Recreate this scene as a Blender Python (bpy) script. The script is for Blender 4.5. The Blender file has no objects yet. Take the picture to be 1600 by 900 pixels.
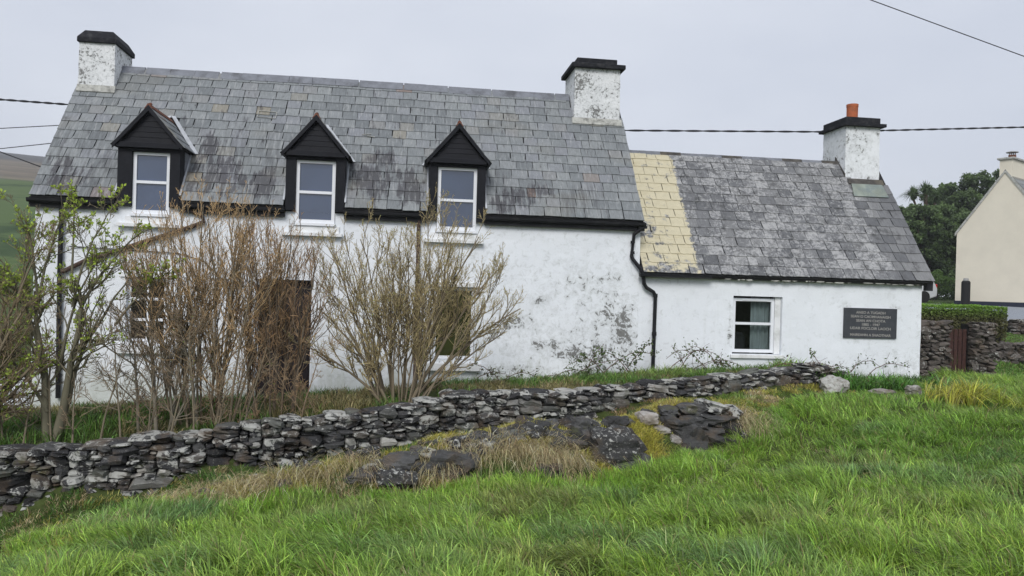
import bpy, math
import numpy as np
from mathutils import Vector, Matrix, Euler
R = math.radians
rng = np.random.default_rng(7)
scene = bpy.context.scene
COL = scene.collection

# ------------------------------------------------------------------ camera
cam = bpy.data.cameras.new('camera')
cam.sensor_width = 36.0
cam.lens = 36.0 * 1209.09 / 1600.0
cam.clip_start = 0.05
cam.clip_end = 6000
co = bpy.data.objects.new('camera', cam)
COL.objects.link(co)
co.location = (-4.361, -14.0, 2.1)
_y, _p, _r = R(7.743), R(-0.008), R(1.673)
fwd = Vector((math.sin(_y) * math.cos(_p), math.cos(_y) * math.cos(_p), math.sin(_p)))
rgt = Vector((math.cos(_y), -math.sin(_y), 0))
upv = rgt.cross(fwd)
r2 = rgt * math.cos(_r) + upv * math.sin(_r)
u2 = -rgt * math.sin(_r) + upv * math.cos(_r)
co.rotation_euler = Matrix((r2, u2, -fwd)).transposed().to_euler()
scene.camera = co

# ------------------------------------------------------------------ light and sky
SUN_EL, SUN_AZ = R(38), R(196)      # high soft sun behind the camera's left shoulder, veiled by cloud
w = bpy.data.worlds.new('World'); scene.world = w; w.use_nodes = True
nt = w.node_tree; nt.nodes.clear()
out = nt.nodes.new('ShaderNodeOutputWorld')
bg = nt.nodes.new('ShaderNodeBackground')
sky = nt.nodes.new('ShaderNodeTexSky'); sky.sky_type = 'NISHITA'; sky.sun_disc = False
sky.sun_elevation = SUN_EL; sky.sun_rotation = SUN_AZ
tc = nt.nodes.new('ShaderNodeTexCoord')
mp = nt.nodes.new('ShaderNodeMapping'); mp.inputs['Scale'].default_value = (1, 1, 2.6)
nz = nt.nodes.new('ShaderNodeTexNoise'); nz.inputs['Scale'].default_value = 2.1; nz.inputs['Detail'].default_value = 5
nz.inputs['Roughness'].default_value = 0.5
cr = nt.nodes.new('ShaderNodeValToRGB')
cr.color_ramp.elements[0].position = 0.33; cr.color_ramp.elements[0].color = (5.3, 5.65, 6.45, 1)
cr.color_ramp.elements[1].position = 0.68; cr.color_ramp.elements[1].color = (6.35, 6.65, 7.3, 1)
mx = nt.nodes.new('ShaderNodeMixRGB'); mx.inputs[0].default_value = 0.93
bg.inputs['Strength'].default_value = 0.085
L = nt.links.new
L(tc.outputs['Generated'], mp.inputs[0]); L(mp.outputs[0], nz.inputs['Vector']); L(nz.outputs[0], cr.inputs[0])
L(sky.outputs[0], mx.inputs[1]); L(cr.outputs[0], mx.inputs[2]); L(mx.outputs[0], bg.inputs[0]); L(bg.outputs[0], out.inputs[0])
sl = bpy.data.lights.new('sun', 'SUN'); sl.energy = 1.5; sl.angle = R(25); sl.color = (1.0, 0.975, 0.94)
so = bpy.data.objects.new('sun', sl); COL.objects.link(so)
so.rotation_euler = (math.pi / 2 - SUN_EL, 0, math.pi - SUN_AZ)
scene.view_settings.view_transform = 'Standard'; scene.view_settings.look = 'None'
scene.view_settings.exposure = 0.60; scene.view_settings.gamma = 1
scene.cycles.max_bounces = 6; scene.cycles.transparent_max_bounces = 12; scene.cycles.volume_bounces = 0

# ------------------------------------------------------------------ noise and terrain
def vnoise(x, y, s, seed=0):
    x = np.asarray(x, float) / s; y = np.asarray(y, float) / s
    xi = np.floor(x).astype(np.int64); yi = np.floor(y).astype(np.int64)
    fx = x - xi; fy = y - yi
    fx = fx * fx * (3 - 2 * fx); fy = fy * fy * (3 - 2 * fy)
    def h(a, b):
        n = (a * 374761393 + b * 668265263 + seed * 974711) & 0x7fffffff
        n = ((n ^ (n >> 13)) * 1274126177) & 0x7fffffff
        n = n ^ (n >> 16)
        return (n & 0xffff) / 65535.0
    return (h(xi, yi) * (1 - fx) + h(xi + 1, yi) * fx) * (1 - fy) + (h(xi, yi + 1) * (1 - fx) + h(xi + 1, yi + 1) * fx) * fy
def fbm(x, y, s, seed=0, o=3):
    t = 0; a = 1; n = 0
    for i in range(o):
        t = t + a * vnoise(x, y, s / 2 ** i, seed + i * 17); n += a; a *= 0.5
    return t / n
WALL_TOP = np.array([(-12.5, -4.45, -.02), (-11, -4.4, 0), (-9, -4.3, .05), (-7.62, -4.2, .13), (-5.81, -3.9, .38), (-4.45, -3.5, .46),
                     (-3.29, -3.1, .60), (-.74, -2.4, .69), (1.04, -1.9, .79), (2.66, -1.4, .93), (3.3, -1.15, .78)])
BANK = np.array([(-8.6, -7.4, -.5), (-7.76, -6.6, -.40), (-6.95, -5.6, -.28), (-6.56, -5.4, -.2), (-5.59, -5.3, .02), (-4.84, -5.2, .14), (-3.84, -5.0, .30),
                 (-2.81, -4.7, .40), (-1.94, -4.4, .38), (-.9, -3.6, .40), (-.41, -3.2, .52), (.56, -3.0, .46), (1.36, -2.4, .46)])
CP = [(-12.5, -4.7, -.85), (-11, -4.6, -.84), (-9.37, -4.5, -.82), (-8.9, -4.5, -.78), (-7.38, -4.4, -.55), (-5.79, -4.1, -.32), (-4.43, -3.75, -.15), (-2.35, -3.2, -.02),
      (-.11, -2.6, .40), (1.6, -2.1, .5), (2.67, -1.6, .55),
      (-9, -3.9, .0), (-7, -3.6, .08), (-5.5, -3.4, .2), (-4.45, -3.1, .3), (-3.3, -2.7, .42), (-.7, -2, .55), (1., -1.5, .62), (2.7, -1, .68), (-12, -4, -.05),
      (-12, .3, -.32), (-10.5, 0, -.3), (-8.5, .1, -.27), (-6, .1, -.04), (-4, .1, .1), (-1.8, .1, .30), (.3, .1, .48), (3, .1, .55), (5.8, .1, .52),
      (-7.53, -7.3, -.27), (-7.42, -6.9, -.24), (-6.9, -6.3, -.18), (-5.77, -6.1, -.2), (-4.79, -5.9, -.17), (-3.73, -5.8, -.1), (-2.44, -5.6, -.12),
      (-1.62, -5.3, -.05), (-.81, -4.8, .05), (.59, -3.8, .25), (2.11, -2.6, .43), (4.6, -1.4, .45), (6.65, -1.5, .52), (-6.96, -8.5, -.05),
      (-5.93, -9.2, .17), (-4.81, -9.4, .22), (-3.68, -9.4, .17), (-2.48, -9.4, .15), (-1.18, -9.4, .13), (-.27, -9.4, .12), (-3.49, -8., .07), (-1.64, -7.3, .02),
      (.36, -6., .14), (2.71, -6., .16), (3.45, -4., .33), (4.46, -4., .35), (7, -4, .4), (7, -8, .2), (3, -9, .1),
      (-4.4, -14, .45), (2, -14, .2), (-10, -14, .3), (-9, -9, -.3), (-11, -6, -.8), (-14, -8, -.8), (-9, -6, -.72), (-9, -5.2, -.8),
      (8, 1.4, .42), (6.6, 3, .45), (9.5, 2, .42), (10, 3.5, .35), (12, 4.2, .28), (14, 4.4, .3), (12, 5.6, .7), (12.5, 7.5, 1.0), (16, 9, 1.05), (17, 12.5, 1.45), (23, 20, 1.88), (24, 25, 1.9), (30, 30, 2.1), (14, 14, 1.6),
      (20, 5, .9), (30, 10, 1.6), (50, 50, 2.4), (-5, 8, .3), (0, 10, .7), (-12, 6, .1), (-20, 15, .8), (-20, 0, -.2), (-30, -20, 0), (20, -30, .3), (-10, 40, 2.5), (10, 60, 3), (60, 0, 2), (-60, 0, .5),
      (-6, -60, 0), (-5.1, -4.0, -.24), (-3.8, -3.6, -.14), (-3.29, -3.38, -.10), (-2.8, -3.25, -.06), (-1.6, -3.0, .12), (-1., -2.8, .26), (.5, -2.25, .42),
      (-10, -3.95, -.1), (-8.2, -3.8, .0), (-6.4, -3.55, .12), (-5.1, -3.25, .26), (-3.8, -2.85, .38), (-2.0, -2.35, .48), (-.7, -2.02, .56), (.2, -1.75, .6), (1.9, -1.25, .68),
      (-1.3, -3.95, .34), (-1.32, -4.3, .24), (-1.35, -4.6, .05), (-.5, -4.32, .0), (0.05, -4.22, .05), (-.9, -4.65, -.04), (-.9, -3.75, .38), (-.4, -3.65, .42), (.1, -3.6, .42), (-1.5, -4.9, -.06), (-1.8, -4.95, -.06),
      (-4.4, -5.55, -.12), (-3.7, -5.4, -.08)] + [tuple(b) for b in BANK]
CPa = np.array(CP, float)
def _K(A, B):
    return np.sqrt(((A[:, None, :] - B[None, :, :]) ** 2).sum(-1) + 0.02)
_n = len(CPa)
_M = np.zeros((_n + 3, _n + 3)); _M[:_n, :_n] = _K(CPa[:, :2], CPa[:, :2]) - np.eye(_n) * 0.02
_M[:_n, _n] = 1; _M[:_n, _n + 1:] = CPa[:, :2]; _M[_n, :_n] = 1; _M[_n + 1:, :_n] = CPa[:, :2].T
_W = np.linalg.solve(_M, np.concatenate([CPa[:, 2], np.zeros(3)]))
def smooth(a, b, t):
    t = np.clip((t - a) / (b - a), 0, 1); return t * t * (3 - 2 * t)
def ground_z(x, y):
    x = np.atleast_1d(np.asarray(x, float)); y = np.atleast_1d(np.asarray(y, float))
    P = np.stack([x.ravel(), y.ravel()], 1); o = np.empty(len(P))
    dx = P[:, 0] + 4.36; dy = P[:, 1] + 14; r = np.hypot(dx, dy)
    lim = 75.0
    k = np.minimum(1, lim / np.maximum(r, 1e-6))
    Q = np.stack([-4.36 + dx * k, -14 + dy * k], 1)
    for i in range(0, len(P), 20000):
        q = Q[i:i + 20000]
        o[i:i + 20000] = _K(q, CPa[:, :2]) @ _W[:_n] + _W[_n] + q @ _W[_n + 1:]
    az = np.degrees(np.arctan2(dx, dy))
    wl = smooth(-6, -15, az) * smooth(-120, -70, az)
    hill = .128 * np.maximum(0, r - 32) * (r < 190) + (r >= 190) * (.128 * 158 + .142 * (r - 190))
    hill = np.minimum(hill, 77 + 6 * np.sin(az * .35))
    o = o * (1 - smooth(70, 200, r)) + smooth(70, 200, r) * 2.2 + wl * hill
    near = np.clip(1 - (r - 14) / 20, 0, 1)
    fm = smooth(0, .8, -(P[:, 1] - np.interp(P[:, 0], [-9, -7, -4, -1, 2.5, 6], [-8.6, -6.4, -5.9, -4.9, -2.8, -1.6])))
    o = o + near * fm * (.16 * (fbm(P[:, 0], P[:, 1], 1.5, 303, 2) - .5) + .07 * (vnoise(P[:, 0], P[:, 1], .45, 304) - .5))
    o = o + near * .05 * (fbm(P[:, 0], P[:, 1], .9, 3) - .5) * 2
    return o.reshape(x.shape)
def gz(x, y): return float(ground_z(x, y)[0])
def path_at(P, x):
    return np.interp(x, P[:, 0], P[:, 1]), np.interp(x, P[:, 0], P[:, 2])

# ------------------------------------------------------------------ mesh helpers
class MB:
    def __init__(s): s.v = []; s.f = []
    def add(s, vs, fs):
        b = len(s.v); s.v += [tuple(v) for v in vs]; s.f += [tuple(i + b for i in f) for f in fs]
    def box(s, x0, x1, y0, y1, z0, z1):
        s.add([(x0, y0, z0), (x1, y0, z0), (x1, y1, z0), (x0, y1, z0), (x0, y0, z1), (x1, y0, z1), (x1, y1, z1), (x0, y1, z1)],
              [(0, 3, 2, 1), (4, 5, 6, 7), (0, 1, 5, 4), (1, 2, 6, 5), (2, 3, 7, 6), (3, 0, 4, 7)]); return s
    def prism(s, poly, ax, a0, a1):
        # poly: 2D points, extruded along axis ax ('x': poly=(y,z); 'y': poly=(x,z); 'z': poly=(x,y))
        def m(p, a): return {'x': (a, p[0], p[1]), 'y': (p[0], a, p[1]), 'z': (p[0], p[1], a)}[ax]
        n = len(poly)
        vs = [m(p, a0) for p in poly] + [m(p, a1) for p in poly]
        fs = [tuple(range(n)), tuple(range(2 * n - 1, n - 1, -1))] + [(i, i + n, (i + 1) % n + n, (i + 1) % n) for i in range(n)]
        s.add(vs, fs); return s
    def tube(s, pts, r, n=10, cap=True):
        pts = [Vector(p) for p in pts]; rr = r if hasattr(r, '__len__') else [r] * len(pts)
        b = len(s.v); rings = []
        ref = Vector((0.13, 0.31, 0.94))
        for i, p in enumerate(pts):
            t = ((pts[min(i + 1, len(pts) - 1)] - p).normalized() + (p - pts[max(i - 1, 0)]).normalized()).normalized()
            a = t.cross(ref)
            if a.length < .2: a = t.cross(Vector((1, 0, 0)))
            a.normalize(); c = t.cross(a)
            for k in range(n):
                an = 2 * math.pi * k / n
                s.v.append(tuple(p + (a * math.cos(an) + c * math.sin(an)) * rr[i]))
        for i in range(len(pts) - 1):
            for k in range(n):
                s.f.append((b + i * n + k, b + i * n + (k + 1) % n, b + (i + 1) * n + (k + 1) % n, b + (i + 1) * n + k))
        if cap:
            s.f.append(tuple(b + k for k in range(n))[::-1]); s.f.append(tuple(b + (len(pts) - 1) * n + k for k in range(n)))
        return s
    def mesh(s, name, mats, smooth_=False):
        me = bpy.data.meshes.new(name); me.from_pydata(s.v, [], s.f); me.update()
        import bmesh
        bm = bmesh.new(); bm.from_mesh(me); bmesh.ops.recalc_face_normals(bm, faces=bm.faces); bm.to_mesh(me); bm.free()
        for m in (mats if isinstance(mats, (list, tuple)) else [mats]): me.materials.append(m)
        if smooth_: me.polygons.foreach_set('use_smooth', [True] * len(me.polygons))
        return me
    def build(s, name, mat, parent=None, smooth_=False, bevel=0):
        o = bpy.data.objects.new(name, s.mesh(name, mat, smooth_)); COL.objects.link(o)
        if parent: o.parent = parent
        if bevel:
            b = o.modifiers.new('bevel', 'BEVEL'); b.width = bevel; b.segments = 2; b.limit_method = 'ANGLE'
        return o
def np_mesh(name, V, F, mat, parent=None, tint=None, smooth_=False):
    """V (N,3); F (M,k) constant k"""
    me = bpy.data.meshes.new(name); F = np.asarray(F, np.int32); k = F.shape[1]
    me.vertices.add(len(V)); me.vertices.foreach_set('co', np.asarray(V, np.float32).ravel())
    me.loops.add(F.size); me.loops.foreach_set('vertex_index', F.ravel())
    me.polygons.add(len(F)); me.polygons.foreach_set('loop_start', np.arange(0, F.size, k, dtype=np.int32))
    me.polygons.foreach_set('loop_total', np.full(len(F), k, np.int32))
    if smooth_: me.polygons.foreach_set('use_smooth', np.ones(len(F), bool))
    me.update(calc_edges=True)
    if tint is not None:
        a = me.color_attributes.new('tint', 'FLOAT_COLOR', 'POINT')
        c = np.ones((len(V), 4), np.float32); c[:, :3] = tint; a.data.foreach_set('color', c.ravel())
    me.materials.append(mat)
    o = bpy.data.objects.new(name, me); COL.objects.link(o)
    if parent: o.parent = parent
    return o
def thing(name, label, cat, loc=(0, 0, 0), rz=0, group=None):
    o = bpy.data.objects.new(name, None); COL.objects.link(o); o.location = loc; o.rotation_euler = (0, 0, rz)
    o.empty_display_size = .2
    return tag(o, label, cat, group)
def tag(o, label, cat, group=None, kind=None):
    if label: o['label'] = label
    if cat: o['category'] = cat
    if group: o['group'] = group
    if kind: o['kind'] = kind
    return o
def pbox(name, mat, parent, *a, bevel=0): return MB().box(*a).build(name, mat, parent, bevel=bevel)

# ------------------------------------------------------------------ materials
def mat(name, rough=.7, spec=.3):
    m = bpy.data.materials.new(name); m.use_nodes = True; n = m.node_tree
    b = n.nodes['Principled BSDF']; b.inputs['Roughness'].default_value = rough; b.inputs['Specular IOR Level'].default_value = spec
    return m, n, b
def nd(n, t, **k):
    x = n.nodes.new(t)
    for a, v in k.items():
        if a.startswith('_'): setattr(x, a[1:], v)
        else: x.inputs[int(a[1:]) if a[0] == 'i' and a[1:].isdigit() else a].default_value = v
    return x
def noise(n, scale, detail=4, rough=.55, vec=None, dist=0):
    x = nd(n, 'ShaderNodeTexNoise'); x.inputs['Scale'].default_value = scale; x.inputs['Detail'].default_value = detail
    x.inputs['Roughness'].default_value = rough; x.inputs['Distortion'].default_value = dist
    if vec is not None: n.links.new(vec, x.inputs['Vector'])
    return x.outputs[0]
def ramp(n, fac, stops):
    x = nd(n, 'ShaderNodeValToRGB'); e = x.color_ramp.elements
    while len(e) > 1: e.remove(e[-1])
    for i, (p, c) in enumerate(stops):
        q = e[0] if i == 0 else e.new(p)
        q.position = p; q.color = (*c, 1) if hasattr(c, '__len__') else (c, c, c, 1)
    n.links.new(fac, x.inputs[0]); return x.outputs[0]
def mixc(n, f, a, b, mode='MIX'):
    x = nd(n, 'ShaderNodeMixRGB'); x.blend_type = mode
    for i, v in ((0, f), (1, a), (2, b)):
        if isinstance(v, (int, float)): x.inputs[i].default_value = v if i == 0 else (v, v, v, 1)
        elif isinstance(v, tuple): x.inputs[i].default_value = (*v, 1)
        else: n.links.new(v, x.inputs[i])
    return x.outputs[0]
def mth(n, op, a, b=None, c=None):
    x = nd(n, 'ShaderNodeMath'); x.operation = op
    for i, v in enumerate((a, b, c)):
        if v is None: continue
        if isinstance(v, (int, float)): x.inputs[i].default_value = v
        else: n.links.new(v, x.inputs[i])
    return x.outputs[0]
def bump(n, b, h, strength=.4, dist=.01):
    x = nd(n, 'ShaderNodeBump'); x.inputs['Strength'].default_value = strength; x.inputs['Distance'].default_value = dist
    n.links.new(h, x.inputs['Height']); n.links.new(x.outputs[0], b.inputs['Normal'])
def pos(n): return nd(n, 'ShaderNodeNewGeometry').outputs['Position']
def mapping(n, vec, sc, rot=(0, 0, 0)):
    x = nd(n, 'ShaderNodeMapping'); x.inputs['Scale'].default_value = sc; x.inputs['Rotation'].default_value = rot
    n.links.new(vec, x.inputs[0]); return x.outputs[0]
def rnd(n):
    a = nd(n, 'ShaderNodeObjectInfo').outputs['Random']; g = nd(n, 'ShaderNodeNewGeometry').outputs['Random Per Island']
    return mth(n, 'FRACT', mth(n, 'ADD', a, g))
def scramble(n, r, k): return mth(n, 'FRACT', mth(n, 'MULTIPLY', r, k))
def xyz(n, vec):
    x = nd(n, 'ShaderNodeSeparateXYZ'); n.links.new(vec, x.inputs[0]); return x.outputs

def m_slate(name, wing=False):
    m, n, b = mat(name, .62, .25); P = pos(n); r = rnd(n); r2_ = scramble(n, r, 37.7); r3 = scramble(n, r, 113.3)
    if not wing:
        base = ramp(n, r, [(0, (.155, .168, .176)), (.3, (.195, .21, .218)), (.65, (.235, .25, .255)), (.88, (.215, .226, .245)), (.96, (.235, .235, .22)), (.985, (.255, .235, .19)), (.996, (.21, .19, .205)), (1, (.27, .20, .15))])
    else:
        base = ramp(n, r, [(0, (.115, .118, .125)), (.5, (.155, .158, .165)), (1, (.20, .202, .205))])
    rot = R(-52.6)
    Q = mapping(n, P, (1, 1, 1), (rot, 0, 0))          # roof plane laid flat: x along, y up the slope
    cleft = noise(n, 1, 5, .6, mapping(n, Q, (30, 7, 10)))
    col = mixc(n, .55, base, ramp(n, cleft, [(.3, .62), (.55, 1.0), (.75, 1.22)]), 'MULTIPLY')
    # dark run-off streaks
    st = noise(n, 1, 4, .6, mapping(n, Q, (16, 1.6, 4)))
    zone = noise(n, .55, 3, .5, P)
    sx = xyz(n, P)
    low = ramp(n, mth(n, 'MULTIPLY', mth(n, 'SUBTRACT', 6.2, sx[2]), .36), [(.25, .0), (.75, 1.0)])
    stain = mth(n, 'MULTIPLY', ramp(n, st, [(.46, 0.), (.58, 1.)]), mth(n, 'MULTIPLY', ramp(n, zone, [(.47, 0.), (.60, 1.)]), low))
    if not wing:
        bl = None
        for (bx, bz, rx, rz_) in [(-5.05, 4.0, .62, .5), (-4.4, 3.9, .45, .45), (-7.75, 3.95, .7, .65), (-6.95, 3.85, .4, .4), (-2.35, 3.78, .55, .28), (-1.9, 3.95, .35, .25), (-2.7, 3.6, .3, .3), (-8.0, 4.5, .3, .5), (-4.9, 4.4, .35, .35), (-10.2, 3.8, .4, .5)]:
            dx_ = mth(n, 'DIVIDE', mth(n, 'SUBTRACT', sx[0], bx), rx); dz_ = mth(n, 'DIVIDE', mth(n, 'SUBTRACT', sx[2], bz), rz_)
            v_ = mth(n, 'MAXIMUM', mth(n, 'SUBTRACT', 1.0, mth(n, 'ADD', mth(n, 'MULTIPLY', dx_, dx_), mth(n, 'MULTIPLY', dz_, dz_))), 0.0)
            bl = v_ if bl is None else mth(n, 'MAXIMUM', bl, v_)
        st2 = noise(n, 1, 6, .7, mapping(n, Q, (9, 4, 6)))
        sv = mth(n, 'ADD', mth(n, 'ADD', mth(n, 'MULTIPLY', st, .45), mth(n, 'MULTIPLY', st2, .55)), mth(n, 'MULTIPLY', bl, .20))
        sv = mth(n, 'ADD', sv, mth(n, 'MULTIPLY', mth(n, 'SUBTRACT', r2_, .5), .10))
        col = mixc(n, mth(n, 'MULTIPLY', ramp(n, sv, [(.585, 0.), (.67, 1.)]), .74), col, (.042, .038, .045))
        stain = mth(n, 'MULTIPLY', stain, .5)
        col = mixc(n, mth(n, 'MULTIPLY', stain, .85), col, (.035, .033, .037))
        fleck = noise(n, 45, 3, .6, P)
        col = mixc(n, mth(n, 'MULTIPLY', ramp(n, fleck, [(.62, 0.), (.72, 1.)]), .45), col, (.05, .05, .05))
        lich = noise(n, 1, 4, .6, mapping(n, Q, (22, 3, 10)))
        col = mixc(n, mth(n, 'MULTIPLY', ramp(n, lich, [(.55, 0.), (.66, 1.)]), .45), col, (.36, .37, .37))
        warm = noise(n, .8, 2, .5, mapping(n, P, (1, 1, 1.5)))
        col = mixc(n, mth(n, 'MULTIPLY', ramp(n, warm, [(.55, 0.), (.75, 1.)]), .22), col, (.27, .24, .17))
    else:
        ln = noise(n, 11, 8, .68, P, 1.2)
        ln2 = noise(n, 1.3, 3, .5, P)
        right = ramp(n, mth(n, 'ADD', mth(n, 'MULTIPLY', mth(n, 'SUBTRACT', mth(n, 'ADD', sx[0], mth(n, 'MULTIPLY', sx[2], -.0)), 5.05), 2.2), scramble(n, r, 71.)), [(.35, 1.), (.75, .08)])
        lv = mth(n, 'ADD', ln, mth(n, 'MULTIPLY', mth(n, 'SUBTRACT', ln2, .5), .35))
        lv = mth(n, 'ADD', lv, mth(n, 'MULTIPLY', mth(n, 'SUBTRACT', r2_, .5), .14))
        lf = mth(n, 'MULTIPLY', ramp(n, lv, [(.47, 0.), (.53, .5), (.64, 1.)]), right)
        col = mixc(n, mth(n, 'MULTIPLY', lf, .85), col, (.40, .40, .40))
        dk = noise(n, 5, 6, .7, P)
        col = mixc(n, mth(n, 'MULTIPLY', ramp(n, dk, [(.53, 0.), (.65, 1.)]), .7), col, (.06, .06, .06))
        # old cream paint on the strip next to the taller house, flaking at its edge
        e = noise(n, 5.5, 8, .75, P)
        ex = mth(n, 'ADD', sx[0], mth(n, 'MULTIPLY', mth(n, 'SUBTRACT', e, .5), .45))
        pf = ramp(n, mth(n, 'ADD', mth(n, 'MULTIPLY', mth(n, 'SUBTRACT', 1.13, ex), 6), .5), [(.2, 0.), (.85, 1.)])
        pf = ramp(n, mth(n, 'ADD', mth(n, 'MULTIPLY', pf, .5), mth(n, 'MULTIPLY', noise(n, 14, 6, .75, P), .6)), [(.50, 0.), (.58, 1.)])
        flake = noise(n, 6, 8, .7, P)
        lowz = ramp(n, sx[2], [(0, 0), (1, 1)])
        lo = mth(n, 'MULTIPLY', mth(n, 'MAXIMUM', mth(n, 'SUBTRACT', 2.9, sx[2]), 0.0), .42)
        hi = mth(n, 'MULTIPLY', mth(n, 'MAXIMUM', mth(n, 'SUBTRACT', .35, mth(n, 'ABSOLUTE', mth(n, 'SUBTRACT', sx[2], 3.35))), 0.0), mth(n, 'MAXIMUM', mth(n, 'SUBTRACT', .75, sx[0]), 0.0))
        fl = ramp(n, mth(n, 'ADD', flake, mth(n, 'ADD', lo, mth(n, 'MULTIPLY', hi, .9))), [(.58, 1.), (.66, 0.)])
        yc = mixc(n, noise(n, 9, 6, .7, P), (.43, .39, .27), (.62, .565, .41))
        yc = mixc(n, mth(n, 'MULTIPLY', ramp(n, noise(n, 1, 4, .6, mapping(n, Q, (3, 14, 5))), [(.55, 0.), (.7, 1.)]), .5), yc, (.42, .36, .22))
        col = mixc(n, mth(n, 'MULTIPLY', pf, fl), col, yc)
    n.links.new(col, b.inputs['Base Color'])
    hh = mth(n, 'ADD', cleft, mth(n, 'MULTIPLY', noise(n, 60, 4, .6, P), .4))
    bump(n, b, hh, .35, .006); return m

def m_render_wall(name, chip=.5, attr=True, tone=(.80, .83, .87), sc=9):
    """lime-washed render; 'wear' attribute says where the paint has flaked"""
    m, n, b = mat(name, .85, .15); P = pos(n)
    big = noise(n, .7, 5, .6, P); fine = noise(n, 14, 6, .65, P)
    col = mixc(n, ramp(n, big, [(.35, 0.), (.7, 1.)]), tone, (tone[0] * .94, tone[1] * .945, tone[2] * .95))
    run = noise(n, 1, 5, .6, mapping(n, P, (9, 9, .8)))
    col = mixc(n, mth(n, 'MULTIPLY', ramp(n, run, [(.56, 0.), (.78, 1.)]), .25), col, (.62, .64, .63))
    s = noise(n, sc, 9, .72, P, .6)
    if attr:
        at = nd(n, 'ShaderNodeAttribute'); at.attribute_name = 'wear'; wv = at.outputs['Fac']
    else:
        wv = mth(n, 'ADD', chip, mth(n, 'MULTIPLY', mth(n, 'SUBTRACT', noise(n, 2.6, 4, .6, P), .5), .9))
    t = mth(n, 'ADD', s, mth(n, 'MULTIPLY', wv, .55))
    grey = ramp(n, t, [(.60, 0.), (.70, .35), (.735, .35), (.745, 1.)])
    col = mixc(n, ramp(n, t, [(.56, 0.), (.71, .55)]), col, (.50, .52, .52))
    col = mixc(n, ramp(n, t, [(.735, 0.), (.75, 1.)]), col, mixc(n, fine, (.10, .10, .10), (.30, .30, .29)))
    if attr:
        zz_ = xyz(n, P)[2]; al = mth(n, 'ADD', mth(n, 'MULTIPLY', mth(n, 'SUBTRACT', .75, zz_), .5), mth(n, 'MULTIPLY', noise(n, 4, 6, .7, mapping(n, P, (1, 1, .4))), 1.0))
        col = mixc(n, mth(n, 'MULTIPLY', ramp(n, al, [(.56, 0.), (.85, 1.)]), .5), col, (.42, .45, .37))
    n.links.new(col, b.inputs['Base Color'])
    h = mth(n, 'ADD', mth(n, 'MULTIPLY', fine, .5), mth(n, 'ADD', mth(n, 'MULTIPLY', big, 2.), mth(n, 'MULTIPLY', ramp(n, t, [(.735, 1.), (.75, 0.)]), .6)))
    bump(n, b, h, .5, .012); return m

def m_plain(name, c, rough=.6, var=.15, scale=12, spec=.3, bmp=.2, bd=.004, dirt=None):
    m, n, b = mat(name, rough, spec); P = pos(n)
    f = noise(n, scale, 5, .6, P); lo = tuple(v * (1 - var) for v in c); hi = tuple(min(1, v * (1 + var)) for v in c)
    col = mixc(n, ramp(n, f, [(.3, 0.), (.7, 1.)]), lo, hi)
    if dirt:
        d = noise(n, scale * .4, 7, .7, P); col = mixc(n, mth(n, 'MULTIPLY', ramp(n, d, [(.5, 0.), (.66, 1.)]), dirt[3]), col, tuple(dirt[:3]))
    n.links.new(col, b.inputs['Base Color'])
    if bmp: bump(n, b, f, bmp, bd)
    return m

def m_stone(name, pale=.13, dark=(.055, .055, .058), lich=0.0, uni=False):
    m, n, b = mat(name, .9, .12); P = pos(n); r = rnd(n); r2_ = scramble(n, r, 53.1)
    base = ramp(n, r, [(0, (dark[0] * .5, dark[1] * .5, dark[2] * .5)), (.45, dark), (.7, (.085, .085, .085)), (.85, (.13, .135, .12)), (.91, (.10, .085, .075)), (1 - pale * .5, (.2, .2, .19)), (1, (.48, .47, .44))])
    if uni: base = ramp(n, r, [(0, tuple(v * .7 for v in dark)), (1, tuple(v * 1.5 for v in dark))])
    cleft = noise(n, 1, 6, .65, mapping(n, P, (6, 6, 34)))
    col = mixc(n, .7, base, ramp(n, cleft, [(.3, .45), (.55, 1.), (.75, 1.5)]), 'MULTIPLY')
    li = noise(n, 9 if not uni else 22, 9, .74, P, .5)
    t = mth(n, 'ADD', li, mth(n, 'MULTIPLY', mth(n, 'SUBTRACT', r2_, .6), .22))
    nz_ = xyz(n, nd(n, 'ShaderNodeNewGeometry').outputs['Normal'])[2]
    t = mth(n, 'ADD', t, mth(n, 'MULTIPLY', nz_, .03))
    col = mixc(n, ramp(n, t, [(.535 + lich, 0.), (.575 + lich, .9)]), col, mixc(n, noise(n, 30, 4, .7, P), (.25, .255, .235), (.58, .58, .55)))
    sp = noise(n, 55, 4, .7, P)
    bw_ = noise(n, 3.5, 4, .6, P); col = mixc(n, mth(n, 'MULTIPLY', ramp(n, bw_, [(.5, 0.), (.68, 1.)]), .6), col, (.12, .085, .055))
    col = mixc(n, mth(n, 'MULTIPLY', ramp(n, sp, [(.60, 0.), (.66, 1.)]), .25 if uni else .5), col, (.33, .33, .31))
    mo = noise(n, 2.2, 6, .7, P)
    col = mixc(n, mth(n, 'MULTIPLY', ramp(n, mo, [(.60, 0.), (.70, 1.)]), .6), col, (.08, .085, .025))
    n.links.new(col, b.inputs['Base Color'])
    bump(n, b, mth(n, 'ADD', cleft, mth(n, 'MULTIPLY', noise(n, 40, 6, .7, P), .6)), .8, .014); return m

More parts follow.
